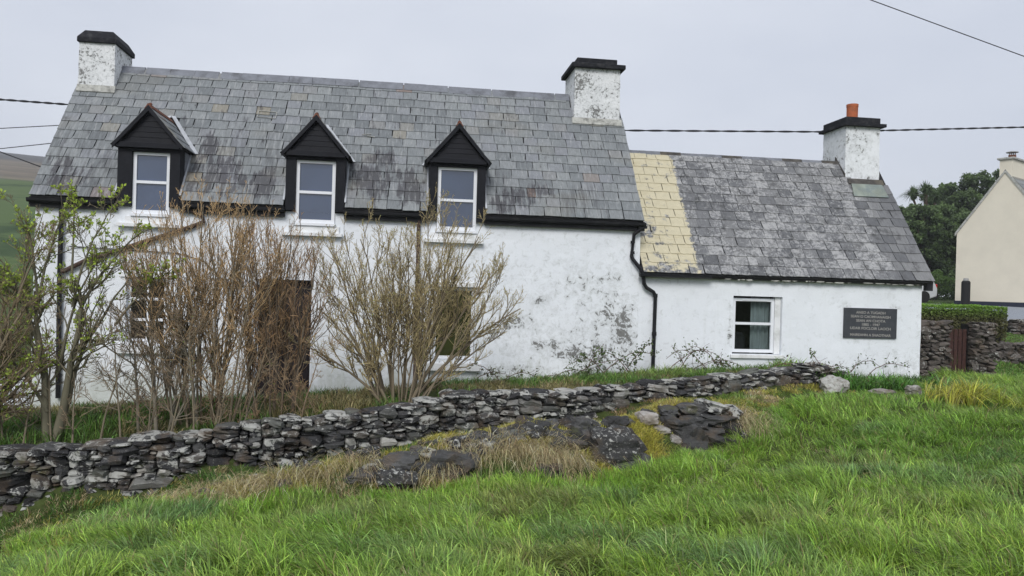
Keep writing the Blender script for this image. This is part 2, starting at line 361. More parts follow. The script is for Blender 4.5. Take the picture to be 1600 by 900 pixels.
def m_tint(name, rough=.55, transl=.35, spec=.25):
    m, n, b = mat(name, rough, spec)
    a = nd(n, 'ShaderNodeAttribute'); a.attribute_name = 'tint'
    n.links.new(a.outputs['Color'], b.inputs['Base Color'])
    if transl:
        t = nd(n, 'ShaderNodeBsdfTranslucent'); n.links.new(a.outputs['Color'], t.inputs[0])
        x = nd(n, 'ShaderNodeMixShader'); x.inputs[0].default_value = transl
        n.links.new(b.outputs[0], x.inputs[1]); n.links.new(t.outputs[0], x.inputs[2]); n.links.new(x.outputs[0], n.nodes['Material Output'].inputs[0])
    return m

def m_ground():
    m, n, b = mat('ground_soil_and_turf', .95, .1); P = pos(n); s = xyz(n, P)
    f = noise(n, 5, 7, .7, P); g = noise(n, .25, 5, .6, P)
    col = mixc(n, ramp(n, f, [(.35, 0.), (.65, 1.)]), (.035, .045, .015), (.075, .10, .03))
    # distance from camera decides field -> moor on the far hill by altitude
    far = ramp(n, mth(n, 'MULTIPLY', mth(n, 'ADD', s[1], mth(n, 'MULTIPLY', s[0], -.3)), .02), [(.35, 0.), (.6, 1.)])
    g2 = noise(n, .045, 6, .7, P); col = mixc(n, far, col, mixc(n, ramp(n, g2, [(.36, 0.), (.44, .3), (.47, .9), (.62, 1.)]), (.035, .06, .03), mixc(n, g, (.07, .115, .045), (.11, .145, .06))))
    ga = noise(n, .02, 6, .65, P)
    alt = mth(n, 'ADD', s[2], mth(n, 'MULTIPLY', mth(n, 'SUBTRACT', ga, .5), 12))
    moor = mixc(n, ramp(n, noise(n, .03, 6, .75, P), [(.4, 0.), (.6, 1.)]), (.12, .105, .085), (.20, .17, .13))
    moor = mixc(n, ramp(n, mth(n, 'MULTIPLY', alt, .01), [(.38, 0.), (.5, 1.)]), moor, (.085, .085, .085))
    col = mixc(n, ramp(n, mth(n, 'MULTIPLY', alt, .01), [(.175, 0.), (.20, 1.)]), col, moor)
    n.links.new(col, b.inputs['Base Color']); bump(n, b, f, .6, .03); return m

def m_glass_dark(name, c, ior=1.9):
    m, n, b = mat(name, .04, .5); b.inputs['IOR'].default_value = ior; P = pos(n)
    f = noise(n, 1.1, 2, .5, P)
    n.links.new(mixc(n, f, tuple(v * .6 for v in c), tuple(v * 1.5 for v in c)), b.inputs['Base Color'])
    bump(n, b, f, .15, .02); return m
def m_glass_clear(name):
    m = bpy.data.materials.new(name); m.use_nodes = True; n = m.node_tree; n.nodes.remove(n.nodes['Principled BSDF'])
    t = nd(n, 'ShaderNodeBsdfTransparent'); g = nd(n, 'ShaderNodeBsdfGlossy'); g.inputs['Roughness'].default_value = .02
    t.inputs[0].default_value = (.85, .9, .9, 1); x = nd(n, 'ShaderNodeMixShader')
    fr = nd(n, 'ShaderNodeFresnel'); fr.inputs[0].default_value = 1.35
    n.links.new(fr.outputs[0], x.inputs[0]); n.links.new(t.outputs[0], x.inputs[1]); n.links.new(g.outputs[0], x.inputs[2])
    n.links.new(x.outputs[0], n.nodes['Material Output'].inputs[0]); return m

M = dict(
    slate=m_slate('weathered_grey_slate'), wslate=m_slate('lichened_slate_and_cream_paint', True),
    wall=m_render_wall('flaking_whitewash'), chim=m_render_wall('rough_whitewashed_harling', .30, False, (.78, .79, .80), 19),
    chim_clean=m_render_wall('cracked_white_render', .22, False, (.80, .82, .84), 12), block=m_render_wall('white_painted_block', .22, False),
    under=m_plain('dark_roof_underlay', (.02, .02, .021), .9), black=m_plain('black_gloss_paint', (.007, .0075, .010), .5, .25, 10, .3, .15, dirt=(.06, .06, .06, .25)),
    blackcap=m_plain('black_painted_cement', (.014, .015, .019), .8, .3, 20, .2, .5, .008, dirt=(.09, .09, .09, .4)),
    board=m_plain('black_stained_boards', (.006, .007, .011), .6, .3, 14, .2, .3, dirt=(.02, .02, .026, .3)),
    upvc=m_plain('white_upvc', (.78, .80, .84), .4, .03, 5, .4, 0), sill=m_plain('white_painted_sill', (.76, .77, .78), .8, .06, 8, .2, .3, dirt=(.4, .41, .38, .5)),
    terra=m_plain('weathered_terracotta', (.17, .07, .045), .85, .4, 18, .2, .5, .01, dirt=(.06, .05, .04, .8)),
    pot=m_plain('orange_clay_pot', (.42, .125, .055), .8, .15, 14, .2, .3, dirt=(.2, .09, .06, .5)),
    greypot=m_plain('grey_clay_pot', (.3, .3, .29), .8), lead=m_plain('white_lead_flashing', (.42, .44, .47), .6, .15, 9, .3, .3, dirt=(.25, .26, .27, .5)),
    apron=m_plain('greenish_apron_flashing', (.24, .27, .235), .75, .2, 4, .2, .4, dirt=(.13, .17, .20, .8)),
    mortar=m_plain('pale_lime_mortar', (.42, .42, .39), .95, .25, 20, .1, .8, .02, dirt=(.14, .14, .13, .8)),
    ridge=m_plain('grey_ridge_tile', (.19, .20, .225), .8, .2, 7, .2, .3, dirt=(.06, .06, .062, .6)),
    ridgew=m_plain('dark_mossy_ridge_tile', (.085, .08, .075), .9, .35, 9, .1, .6, .01, dirt=(.16, .14, .1, .6)),
    glass=m_glass_dark('glass_with_painted_sky_reflection', (.045, .065, .115)), glassdark=m_glass_dark('dim_ground_floor_glass', (.020, .016, .014), 1.5),  # dormer panes: blue of the mirrored sky is put into the base colour
    glassolive=m_glass_dark('glass_with_painted_green_reflection', (.030, .034, .012), 1.7),  # olive base colour paints a greenish reflection into the pane
    clear=m_glass_clear('clear_window_glass'), curtain=m_plain('grey_green_curtain', (.36, .375, .38), .9, .12, 3, .1, .2),
    room=m_plain('dim_room_wall', (.10, .09, .08), .9), door=m_plain('dark_brown_door_paint', (.014, .010, .012), .5, .3, 8),
    rustpipe=m_plain('rust_brown_pipe', (.075, .05, .04), .8, .35, 20, .2, .4),
    plaque=m_plain('dark_slate_plaque', (.050, .054, .062), .6, .15, 10, .3, .2), letter=m_plain('worn_grey_lettering', (.34, .33, .31), .7, .3, 60, .2, 0),
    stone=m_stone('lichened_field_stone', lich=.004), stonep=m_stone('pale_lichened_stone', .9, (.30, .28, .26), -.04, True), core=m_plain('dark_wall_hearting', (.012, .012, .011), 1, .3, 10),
    gstone=m_stone('brown_mortared_stone', .2, (.10, .088, .08), .07, True), rock=m_stone('dark_boulder_rock', .02, (.062, .062, .062), .11, True),
    ground=m_ground(), grass=m_tint('grass_blade', .42, .3, .45), twig=m_tint('twig_bark', .85, 0, .1), leaf=m_tint('leaf', .5, .3),
    rope=m_plain('dark_power_cable', (.03, .03, .033), .7), gravel=m_plain('blue_grey_gravel', (.27, .29, .32), .95, .35, 60, .1, .8, .02),
    cream=m_plain('cream_painted_render', (.70, .65, .54), .85, .05, 1.2, .15, .1), plinth=m_plain('dark_blue_plinth_paint', (.022, .026, .045), .7),
    carpaint=m_plain('pale_silver_car_paint', (.50, .52, .54), .3, .04, 3, .5, 0), rubber=m_plain('black_rubber', (.012, .012, .012), .8), taill=m_plain('red_tail_light', (.45, .02, .02), .25, .1, 5, .5, 0),
    gate=m_plain('red_brown_gate_paint', (.06, .03, .026), .7, .35, 25, .2, .3), whitep=m_plain('white_paint', (.78, .78, .76), .6),
    hill=None, kitchen=m_plain('dark_reflection_stand_in', (.035, .032, .036), .9, .4, 10),
)
del M['hill']

# ------------------------------------------------------------------ ground
def axis(lo, hi, step, far_lo, far_hi, g=1.16):
    a = list(np.arange(lo, hi + 1e-6, step)); s = step
    x = hi
    while x < far_hi: s *= g; x += s; a.append(x)
    x = lo; s = step
    while x > far_lo: s *= g; x -= s; a.insert(0, x)
    return np.array(a)
gx = axis(-13, 13, .13, -900, 900, 1.12); gy = axis(-15, 3, .13, -300, 900, 1.12)
GX, GY = np.meshgrid(gx, gy); GZ = ground_z(GX, GY)
ii, jj = np.meshgrid(np.arange(len(gy) - 1), np.arange(len(gx) - 1), indexing='ij'); a = ii * len(gx) + jj
F = np.stack([a, a + 1, a + 1 + len(gx), a + len(gx)], -1).reshape(-1, 4)
g = np_mesh('ground', np.stack([GX, GY, GZ], -1).reshape(-1, 3), F, M['ground'], smooth_=True); tag(g, None, None, kind='structure')

# ------------------------------------------------------------------ the main house
XL, XR = -10.703, 0.0
TH = math.atan2(2.78, 2.125)
def roof_pt(x, s, off=0, ze=3.42, y0=0.0):
    return Vector((x, y0 + s * math.cos(TH) - off * math.sin(TH), ze + s * math.sin(TH) + off * math.cos(TH)))
def wear_attr(me, blobs, base=0):
    n_ = len(me.vertices); c = np.empty(n_ * 3, np.float32); me.vertices.foreach_get('co', c); c = c.reshape(-1, 3)
    w_ = np.full(n_, float(base))
    for (bx, bz, rx, rz_, s) in blobs:
        w_ += s * np.exp(-((c[:, 0] - bx) / rx) ** 2 - ((c[:, 2] - bz) / rz_) ** 2)
    at = me.attributes.new('wear', 'FLOAT', 'POINT'); at.data.foreach_set('value', w_.astype(np.float32))
def front_wall(x0, x1, z0, z1, holes, y, depth, step=.07):
    xs = sorted(set([round(v, 4) for v in np.arange(x0, x1, step)] + [x1] + [h[0] for h in holes] + [h[1] for h in holes]))
    zs = sorted(set([round(v, 4) for v in np.arange(z0, z1, step)] + [z1] + [h[2] for h in holes] + [h[3] for h in holes]))
    xs = np.array(xs); zs = np.array(zs); mb = MB(); nx = len(xs)
    for z in zs:
        yy = y + .012 * (fbm(xs, np.full(nx, z), .5, 9) - .5) * 2 + .004 * (vnoise(xs, np.full(nx, z), .1, 5) - .5)
        mb.v += [(float(x), float(v), float(z)) for x, v in zip(xs, yy)]
    for i in range(len(zs) - 1):
        for j in range(nx - 1):
            cx, cz = (xs[j] + xs[j + 1]) / 2, (zs[i] + zs[i + 1]) / 2
            if any(h[0] < cx < h[1] and h[2] < cz < h[3] for h in holes): continue
            k = i * nx + j; mb.f.append((k, k + 1, k + nx + 1, k + nx))
    for h in holes:
        a0, a1, b0, b1 = h; ya, yb = y - .004, y + depth
        mb.add([(a0, ya, b0), (a0, yb, b0), (a0, yb, b1), (a0, ya, b1)], [(0, 1, 2, 3)])
        mb.add([(a1, ya, b0), (a1, yb, b0), (a1, yb, b1), (a1, ya, b1)], [(3, 2, 1, 0)])
        mb.add([(a0, ya, b0), (a1, ya, b0), (a1, yb, b0), (a0, yb, b0)], [(0, 1, 2, 3)])
        mb.add([(a0, ya, b1), (a1, ya, b1), (a1, yb, b1), (a0, yb, b1)], [(3, 2, 1, 0)])
    return mb
house = thing('cottage', 'white two-storey cottage with grey slate roof and three black-fronted dormers', 'cottage', (0, 0, 0))
DX = [(-8.82, -9.10, -8.48), (-6.02, -6.36, -5.67), (-3.50, -3.86, -3.14)]
holes = [(-9.16, -8.51, .98, 2.09), (-7.0, -6.01, .02, 2.13), (-3.87, -3.11, .76, 2.08)]
for (c, a0, a1), zb in zip(DX, (3.20, 3.15, 3.12)): holes.append((a0, a1, zb, 3.34))
mb = front_wall(-10.66, -.02, -1.0, 3.34, holes, .15, .2)
wf = mb.build('wall', M['wall'], house)
wear_attr(wf.data, [(-.28, 1.35, .24, .42, .27), (-.62, 1.75, .35, .22, .18), (-1.05, 2.25, .5, .25, .17), (-2.3, 1.45, .3, .15, .30), (-1.85, 1.05, .3, .1, .26), (-2.4, .55, .4, .12, .30), (-1.1, 1.05, .9, .5, .10),
                    (-3.0, 2.1, .5, .8, .09), (-.5, 2.4, .2, .3, .15), (-.6, .6, .6, .3, .2), (-1.6, 2.6, .1, .06, .3), (-1.9, 1.9, .12, .1, .26), (-.45, 1.25, .5, .8, .07), (-1.2, .9, .4, .15, .2), (-9.9, .3, .9, .5, .2), (-6, 2.6, 3, .3, .06), (-10.3, 1, .4, 1.5, .1), (-4.5, .7, 3, .4, .13), (-1.2, 1.6, 1.6, 1.1, .09)], .06)
mb = MB()
mb.prism([(.16, -1), (4.1, -1), (4.1, 3.3), (2.125, 6.05), (.16, 3.3)], 'x', -10.66, -10.41); mb.build('wall', M['block'], house)
mb = MB(); mb.prism([(.16, -1), (4.1, -1), (4.1, 3.3), (2.125, 6.05), (.16, 3.3)], 'x', -.27, -.022); mb.build('wall', M['block'], house)
pbox('wall', M['block'], house, -10.4, -.28, 3.85, 4.09, -1, 3.3)
pbox('floor', M['room'], house, -10.4, -.28, .3, 3.84, -1.0, -.05)
pbox('ceiling', M['room'], house, -10.4, -.28, .19, 3.84, 2.4, 2.6)
pbox('partition', M['room'], house, -10.4, -.28, 1.9, 2.0, -.04, 2.39)

# roof: dark deck with every slate laid on it
roof = MB()
roof.prism([(.72, 4.342), (2.125, 6.185), (4.25, 3.405), (4.19, 3.34), (2.125, 6.06), (.78, 4.292)], 'x', XL + .02, -.012)
_e = [XL + .02] + [v for c, a0, a1 in DX for v in (c - .53, c + .53)] + [-.012]
for _i in range(0, 8, 2): roof.prism([(.005, 3.405), (.72, 4.342), (.78, 4.292), (.06, 3.34)], 'x', _e[_i], _e[_i + 1])
roof = roof.build('roof', M['under'], house)
def slate_mesh(name, w_, l_, t_, seed, mt):
    r_ = np.random.default_rng(seed); mb = MB(); n_ = 5
    vs = []; bot = []
    for i in range(n_):
        x = -w_ / 2 + w_ * i / (n_ - 1); bot.append((x, r_.uniform(-.004, .005)))
    if r_.random() < .35: bot[0] = (bot[0][0] + .012, bot[0][1] + .012)
    if r_.random() < .35: bot[-1] = (bot[-1][0] - .014, bot[-1][1] + .01)
    poly = bot + [(w_ / 2 - .002, l_), (-w_ / 2 + .002, l_)]
    mb.prism(poly, 'z', 0, t_); return mb.mesh(name, mt)
slates_m = [slate_mesh('slate', .295, .31, .014, i, M['slate']) for i in range(8)]
slates_w = [slate_mesh('slate', .295, .30, .013, 50 + i, M['wslate']) for i in range(8)]
def lay_slates(x0, x1, rows, slen, ze, meshes, parent, skip, mtl, maxn, pref, seed, gap=.009, widths=(.255, .325), cuts=lambda s: ()):
    r_ = np.random.default_rng(seed); items = []
    for i in range(rows):
        s0 = i * slen / rows; x = x0; first = True
        while x < x1 - .01:
            w_ = r_.uniform(*widths)
            if r_.random() < .06: w_ *= .6
            if first and i % 2: w_ *= .52
            first = False
            if x1 - (x + w_) < .12: w_ = x1 - x
            xa_, xb_ = x, x + w_
            for (ca, cb) in cuts(s0):
                if xa_ < cb and xb_ > ca:
                    if ca - xa_ >= xb_ - cb: xb_ = min(xb_, ca)
                    else: xa_ = max(xa_, cb)
            xc = (xa_ + xb_) / 2
            if xb_ - xa_ > .04 and not skip(xc, s0, w_): items.append((xc, s0, xb_ - xa_, i, x <= x0 + 1e-6, x + w_ >= x1 - 1e-6))
            x += w_
    items.sort(key=lambda t: pref(t)); ch = MB()
    for k, (xc, s0, w_, i, fa, lb) in enumerate(items):
        me = meshes[r_.integers(len(meshes))]
        Lr = .30
        sy = min(1.0, (slen - s0) / .31 + .0)
        p = roof_pt(xc, s0 + r_.normal(0, .004), .016 + r_.uniform(0, .004), ze)
        E_ = Euler((TH - .050, 0, 0)).to_matrix() @ Matrix.Rotation(r_.normal(0, .010), 3, 'Z')
        Mx = Matrix.Translation(p) @ E_.to_4x4() @ Matrix.Diagonal(((w_ - gap) / .295, sy, 1, 1))
        if k < maxn:
            o = bpy.data.objects.new('slate', me); COL.objects.link(o); o.parent = parent; o.matrix_local = Mx
        else:
            ch.add([Mx @ v.co for v in me.vertices], [tuple(p_.vertices) for p_ in me.polygons])
    if ch.v:
        o = ch.build('small_slates', mtl, parent); o['kind'] = 'stuff'
SL = math.hypot(2.125, 2.78)
def cuts_main(s0):
    z = 3.42 + s0 * math.sin(TH); hw = .525 if z < 4.30 else max(0, .56 * (4.98 - z) / .66)
    return [(c - hw, c + hw) for (c, a0, a1) in DX] if hw > .02 else []
def skip_main(xc, s0, w_):
    y = s0 * math.cos(TH); z = 3.42 + s0 * math.sin(TH)
    for (c, a0, a1) in DX:
        cc = c
    if y > 1.62 and -10.66 < xc < -10.0: return True
    if y > 1.60 and -1.1 < xc: return True
    return False
lay_slates(XL, XR, 15, SL, 3.42, slates_m, roof, skip_main, M['slate'], 298, lambda t: math.hypot(t[0] + 4.4, 14 + t[1] * .6) + t[3] * .06 - t[2] * 2, 11, cuts=cuts_main)
# ridge tiles
r_ = np.random.default_rng(3)
x = -10.0
while x < -1.1:
    w_ = min(.455, -1.06 - x); dz = .010 * math.sin(x * .8) + r_.uniform(-.002, .002)
    mb = MB(); mb.prism([(2.125 - .135, 6.07), (2.125 - .02, 6.235), (2.125 + .02, 6.235), (2.125 + .135, 6.07), (2.125 + .105, 6.07), (2.125, 6.20), (2.125 - .105, 6.07)], 'x', 0, w_ - .006)
    o = mb.build('ridge_tile', M['ridge'], roof); o.location = (x, 0, dz + .01); o.rotation_euler = (0, r_.normal(0, .002), 0); x += w_
# sealant square and mortar patches
mb = MB()
def roof_strip(mb, x0, s0, x1, s1, wd, off=.035, ze=3.42):
    a, b = roof_pt(x0, s0, off, ze), roof_pt(x1, s1, off, ze); d = (b - a).normalized(); nn = Vector((0, -math.sin(TH), math.cos(TH))); c = d.cross(nn) * wd / 2
    t = nn * .006
    vs = [a - c, a + c, b + c, b - c]; mb.add([v - t for v in vs] + [v + t for v in vs], [(0, 1, 2, 3), (4, 7, 6, 5), (0, 4, 5, 1), (1, 5, 6, 2), (2, 6, 7, 3), (3, 7, 4, 0)])
for q in [(-7.28, 2.42, -6.94, 2.40), (-7.28, 2.24, -6.96, 2.22), (-7.28, 2.24, -7.28, 2.42), (-6.95, 2.22, -6.94, 2.40), (-5.30, 1.9, -5.12, 1.93), (-5.2, 1.87, -5.05, 1.85)]: roof_strip(mb, *q, .009, .045)
mb.build('sealant_line', M['mortar'], roof)
# fascia, gutter
def fascia(x0, x1):
    pbox('fascia', M['black'], house, x0, x1, .06, .146, 3.24, 3.41)
    mb = MB(); mb.prism([(-.045, 3.385), (-.04, 3.34), (-.015, 3.315), (.03, 3.315), (.056, 3.34), (.056, 3.385)], 'x', x0, x1); mb.build('gutter', M['black'], house)
fascia(-10.73, -9.334); fascia(-8.306, -6.534); fascia(-5.506, -4.014); fascia(-2.986, .03)
# ---- chimneys
def chimney(par, x0, x1, y0, y1, zb, zt, mt, slots, name='chimney'):
    mb = MB(); nx, ny, nz_ = 8, 10, 14
    # box shell with slight irregularity
    def P(x, y, z):
        k = (z - zb) / (zt - zb); q = .012 * (float(vnoise(x * 3 + z, y * 3 + z * 2, .4, 8)) - .5) + .01 * (1 - k)
        cx, cy = (x0 + x1) / 2, (y0 + y1) / 2
        return (x + q * (1 if x > cx else -1), y + q * (1 if y > cy else -1), z)
    def face(f, nu, nv):
        b = len(mb.v)
        for i in range(nv + 1):
            for j in range(nu + 1): mb.v.append(P(*f(j / nu, i / nv)))
        for i in range(nv):
            for j in range(nu): k = b + i * (nu + 1) + j; mb.f.append((k, k + 1, k + nu + 2, k + nu + 1))
    zz = lambda v: zb + (zt - zb) * v
    face(lambda u, v: (x0 + (x1 - x0) * u, y0, zz(v)), nx, nz_); face(lambda u, v: (x0 + (x1 - x0) * u, y1, zz(v)), nx, nz_)
    face(lambda u, v: (x0, y0 + (y1 - y0) * u, zz(v)), ny, nz_); face(lambda u, v: (x1, y0 + (y1 - y0) * u, zz(v)), ny, nz_)
    o = mb.build(name, mt, par, smooth_=False); return o
c1 = chimney(roof, -10.65, -10.01, 1.68, 2.6, 5.35, 6.56, M['chim'], 0)
mb = MB(); mb.add([(-10.68, 1.63, 6.53), (-9.97, 1.63, 6.53), (-9.97, 2.65, 6.53), (-10.68, 2.65, 6.53), (-10.68, 1.63, 6.62), (-9.97, 1.63, 6.62), (-9.97, 2.65, 6.62), (-10.68, 2.65, 6.62),
                   (-10.58, 1.74, 6.78), (-10.07, 1.74, 6.78), (-10.07, 2.54, 6.78), (-10.58, 2.54, 6.78)],
                  [(0, 1, 5, 4), (1, 2, 6, 5), (2, 3, 7, 6), (3, 0, 4, 7), (4, 5, 9, 8), (5, 6, 10, 9), (6, 7, 11, 10), (7, 4, 8, 11), (8, 9, 10, 11), (3, 2, 1, 0)])
mb.build('cap', M['blackcap'], c1, bevel=.01)
c2 = chimney(roof, -1.05, -.10, 1.63, 2.62, 5.3, 6.68, M['chim'], 0)
pbox('cap', M['blackcap'], c2, -1.14, -.01, 1.53, 2.70, 6.675, 6.765, bevel=.012)
pbox('cap_block', M['blackcap'], c2, -1.01, -.16, 1.66, 2.60, 6.766, 6.90, bevel=.012)
MB().tube([(-.70, 2.2, 6.9), (-.70, 2.2, 7.03)], .075, 12).build('chimney_pot', M['greypot'], c2)
# light mortar flaunching at the chimney feet
for (xa, xb, sa, sb) in [(-10.66, -9.97, 2.69, 2.80), (-1.10, -.06, 2.59, 2.70)]:
    P = [roof_pt(xa, sa, .05), roof_pt(xb, sa, .05), roof_pt(xb, sb + .03, .09), roof_pt(xa, sb + .03, .09), roof_pt(xa, sa, -.03), roof_pt(xb, sa, -.03), roof_pt(xb, sb, -.03), roof_pt(xa, sb, -.03)]
    mb = MB(); mb.add(P, [(0, 1, 2, 3), (7, 6, 5, 4), (0, 4, 5, 1), (1, 5, 6, 2), (2, 6, 7, 3), (3, 7, 4, 0)]); mb.build('mortar_fillet', M['mortar'], roof)

# ---- windows helper
def window(par, x0, x1, z0, z1, y, transoms=(), mullions=(), fr=.05, gl=None, depth=.06, name='window', apply_top=.05):
    wdw = bpy.data.objects.new(name, MB().box(x0, x0 + fr, y, y + depth, z0, z1).box(x1 - fr, x1, y, y + depth, z0, z1)
                               .box(x0 + fr, x1 - fr, y, y + depth, z0, z0 + fr).box(x0 + fr, x1 - fr, y, y + depth, z1 - apply_top, z1).mesh('window_frame', M['upvc']))
    COL.objects.link(wdw); wdw.parent = par
    for t in transoms: pbox('transom', M['upvc'], wdw, x0 + fr + .001, x1 - fr - .001, y - .006, y + depth - .004, t - .024, t + .024)
    for mcol in mullions: pbox('mullion', M['upvc'], wdw, mcol - .015, mcol + .015, y + .003, y + depth - .006, z0 + fr + .001, z1 - apply_top - .001)
    xs = [x0 + fr - .01] + list(mullions) + [x1 - fr + .01]; zs = [z0 + fr - .01] + list(transoms) + [z1 - apply_top + .01]
    for i in range(len(xs) - 1):
        for j in range(len(zs) - 1):
            pbox('pane', gl, wdw, xs[i] + .002, xs[i + 1] - .002, y + .030, y + .038, zs[j] + .002, zs[j + 1] - .002)
    return wdw
# ---- dormers
for k, (c, a0, a1) in enumerate(DX):
    zb = (3.20, 3.15, 3.12)[k]; ztop = 4.26; hw = .512
    d = bpy.data.objects.new('dormer', None); COL.objects.link(d); d.parent = house; d.empty_display_size = .1
    d['label'] = ('dormer on the left with its reddish ridge seen from the side', 'middle dormer above the bare shrubs', 'right-hand dormer nearest the second chimney')[k]
    zf = (3.32, 3.36, 3.28)[k]
    for sx, e in ((-1, a0), (1, a1)):
        xo = c + sx * hw
        xa, xb = sorted((xo, e)); pbox('front_panel', M['board'], d, xa, xb, .06, .30, zf, 4.34, bevel=.004)
        mb = MB(); mb.prism([(.301, 3.42), (.301, 4.34), (.80, 4.34)], 'x', *sorted((xo, xo - sx * .05))); mb.build('cheek', M['board'], d)
        # hung slates on the cheek
        for row in range(4):
            zz = 3.62 + row * .185; ymax = (zz + .19 - 3.42) / 1.308
            yy = .30
            while yy < min(.72, ymax) - .03:
                y2 = min(yy + .21, ymax + .04)
                pbox('cheek_slate', M['ridge'], d, xo + (.004 if sx > 0 else -.012), xo + (.012 if sx > 0 else -.004), yy + .003, y2 - .003, zz, min(zz + .18, 4.32)); yy += .21
    # lead stepping where cheek meets roof
    for sx in (-1, 1):
        xo = c + sx * (hw + .02); mb = MB()
        a_ = roof_pt(xo, .1, .045); b_ = roof_pt(xo, 1.2, .045); wv = Vector((sx * .016, 0, 0)); nn = Vector((0, -.795, .607)) * .012
        mb.add([a_ - wv, a_ + wv, b_ + wv, b_ - wv, a_ - wv + nn, a_ + wv + nn, b_ + wv + nn, b_ - wv + nn], [(0, 1, 2, 3), (7, 6, 5, 4), (0, 4, 5, 1), (1, 5, 6, 2), (2, 6, 7, 3), (3, 7, 4, 0)])
        mb.build('side_flashing', M['lead'], d)
    # gable: lap boards
    zg0, za = 4.32, 4.97; hg = .515; nb = 6
    pbox('soffit_board', M['board'], d, c - hg, c + hg, -.035, .055, zg0 - .005, zg0 + .085, bevel=.004)
    pbox('head_board', M['board'], d, a0 - .01, a1 + .01, .062, .2, 4.262, 4.324)
    for i in range(nb):
        z0_ = zg0 + .09 + i * .092; z1_ = z0_ + .090
        h0 = hg * (1 - (z0_ - zg0) / (za - zg0)) - .01; h1 = max(.012, hg * (1 - (z1_ - zg0) / (za - zg0)) - .01)
        mb = MB(); mb.add([(c - h0, .020, z0_), (c + h0, .020, z0_), (c + h1, .028, z1_), (c - h1, .028, z1_), (c - h0, .05, z0_), (c + h0, .05, z0_), (c + h1, .05, z1_), (c - h1, .05, z1_)],
                          [(0, 1, 2, 3), (7, 6, 5, 4), (0, 4, 5, 1), (1, 5, 6, 2), (2, 6, 7, 3), (3, 7, 4, 0)]); mb.build('lap_board', M['board'], d)
    mb = MB(); mb.prism([(c - hg, zg0 + .02), (c + hg, zg0 + .02), (c, za)], 'y', .051, .30); mb.build('gable_core', M['under'], d)
    for sx in (-1, 1):
        # bargeboard
        mb = MB(); mb.prism([(c + sx * .572, 4.285), (c + sx * .572, 4.36), (c, 5.045), (c, 4.945)][::sx], 'y', -.065, -.036); mb.build('bargeboard', M['board'], d)
        # slope: from eave to ridge, front y -.06, back where it dies into the main roof
        ze_, zr_ = 4.345, 5.02
        ye = (ze_ - 3.42) / 1.308 + .05; yr = (zr_ - 3.42) / 1.308 + .05
        n2 = Vector((sx * (zr_ - ze_), 0, .572)).normalized() * .03
        A = [Vector((c + sx * .572, -.035, ze_)), Vector((c, -.035, zr_)), Vector((c, yr, zr_)), Vector((c + sx * .572, ye, ze_))]
        mb = MB(); mb.add([p + n2 * .2 for p in A] + [p - n2 for p in A], [(0, 1, 2, 3), (7, 6, 5, 4), (0, 4, 5, 1), (1, 5, 6, 2), (2, 6, 7, 3), (3, 7, 4, 0)])
        slope = mb.build('dormer_roof', M['under'], d)
        for row in range(4):
            t0, t1 = row / 4, min(1, (row + 1.25) / 4)
            yend = ye + (yr - ye) * t0
            yy = -.055 - (row % 2) * .0; q = 0
            while yy < yend - .05:
                y2 = min(yy + (.30 if (q or row % 2 == 0) else .16), yend); q += 1
                def S(t, y, o): return Vector((c + sx * .588 * (1 - t), y, ze_ - .015 + (zr_ - ze_ + .015) * t)) + n2 * o
                y2b = min(y2, ye + (yr - ye) * t0)
                mb = MB(); P = [S(t0, yy + .004, .95), S(t0, y2b - .004, .95), S(t1, min(y2b, ye + (yr - ye) * t0) - .004, .55), S(t1, yy + .004, .55)]
                mb.add(P + [p - n2 * .3 for p in P], [(0, 1, 2, 3), (7, 6, 5, 4), (0, 4, 5, 1), (1, 5, 6, 2), (2, 6, 7, 3), (3, 7, 4, 0)]); mb.build('slate', M['slate'], slope); yy = y2
        # white valley flashing
        mb = MB()
        v0 = Vector((c + sx * .60, ye - .06, 3.42 + (ye - .06) * 1.308)) ; v1 = Vector((c + sx * .03, yr + .02, 3.42 + (yr + .02) * 1.308))
        nn = Vector((0, -.795, .607)); wv = Vector((sx * .035, 0, 0)); u_ = nn * .045; l_ = nn * .03
        mb.add([v0 - wv + l_, v0 + wv * 1.5 + l_, v1 + wv + l_, v1 - wv + l_, v0 - wv + u_, v0 + wv * 1.5 + u_, v1 + wv + u_, v1 - wv + u_], [(0, 1, 2, 3), (7, 6, 5, 4), (0, 4, 5, 1), (1, 5, 6, 2), (2, 6, 7, 3), (3, 7, 4, 0)])
        mb.build('valley_flashing', M['lead'], d)
    y0 = -.05
    while y0 < 1.28:
        y1 = min(y0 + .34, 1.33)
        mb = MB(); mb.prism([(c - .075, 4.985), (c - .02, 5.065), (c + .02, 5.065), (c + .075, 4.985), (c + .055, 4.985), (c, 5.03), (c - .055, 4.985)], 'y', y0, y1 - .008)
        mb.build('ridge_tile', M['terra'], d, bevel=.008); y0 = y1
    MB().tube([(c, -.03, 5.04), (c, .06, 5.08)], [.04, .03], 8).build('ridge_end', M['terra'], d)
    window(d, a0 + .004, a1 - .004, zb + .004, ztop, .12, transoms=(zb + .545,), fr=.058, gl=M['glass'])
    # white apron and projecting sill below
    pbox('sill', M['upvc'], house, a0 - .015, a1 + .015, .07, .149, zb - .05, zb + .0, bevel=.004)
    pbox('apron', M['sill'], house, a0 - .10, a1 + .08, .105, .149, zb - .17, zb - .053)
    pbox('apron_sill', M['sill'], house, a0 - .22, a1 + .14, .03, .149, zb - .235, zb - .175, bevel=.005)
# black scaffold of eaves behind the dormer fronts is covered by the fascia pieces above

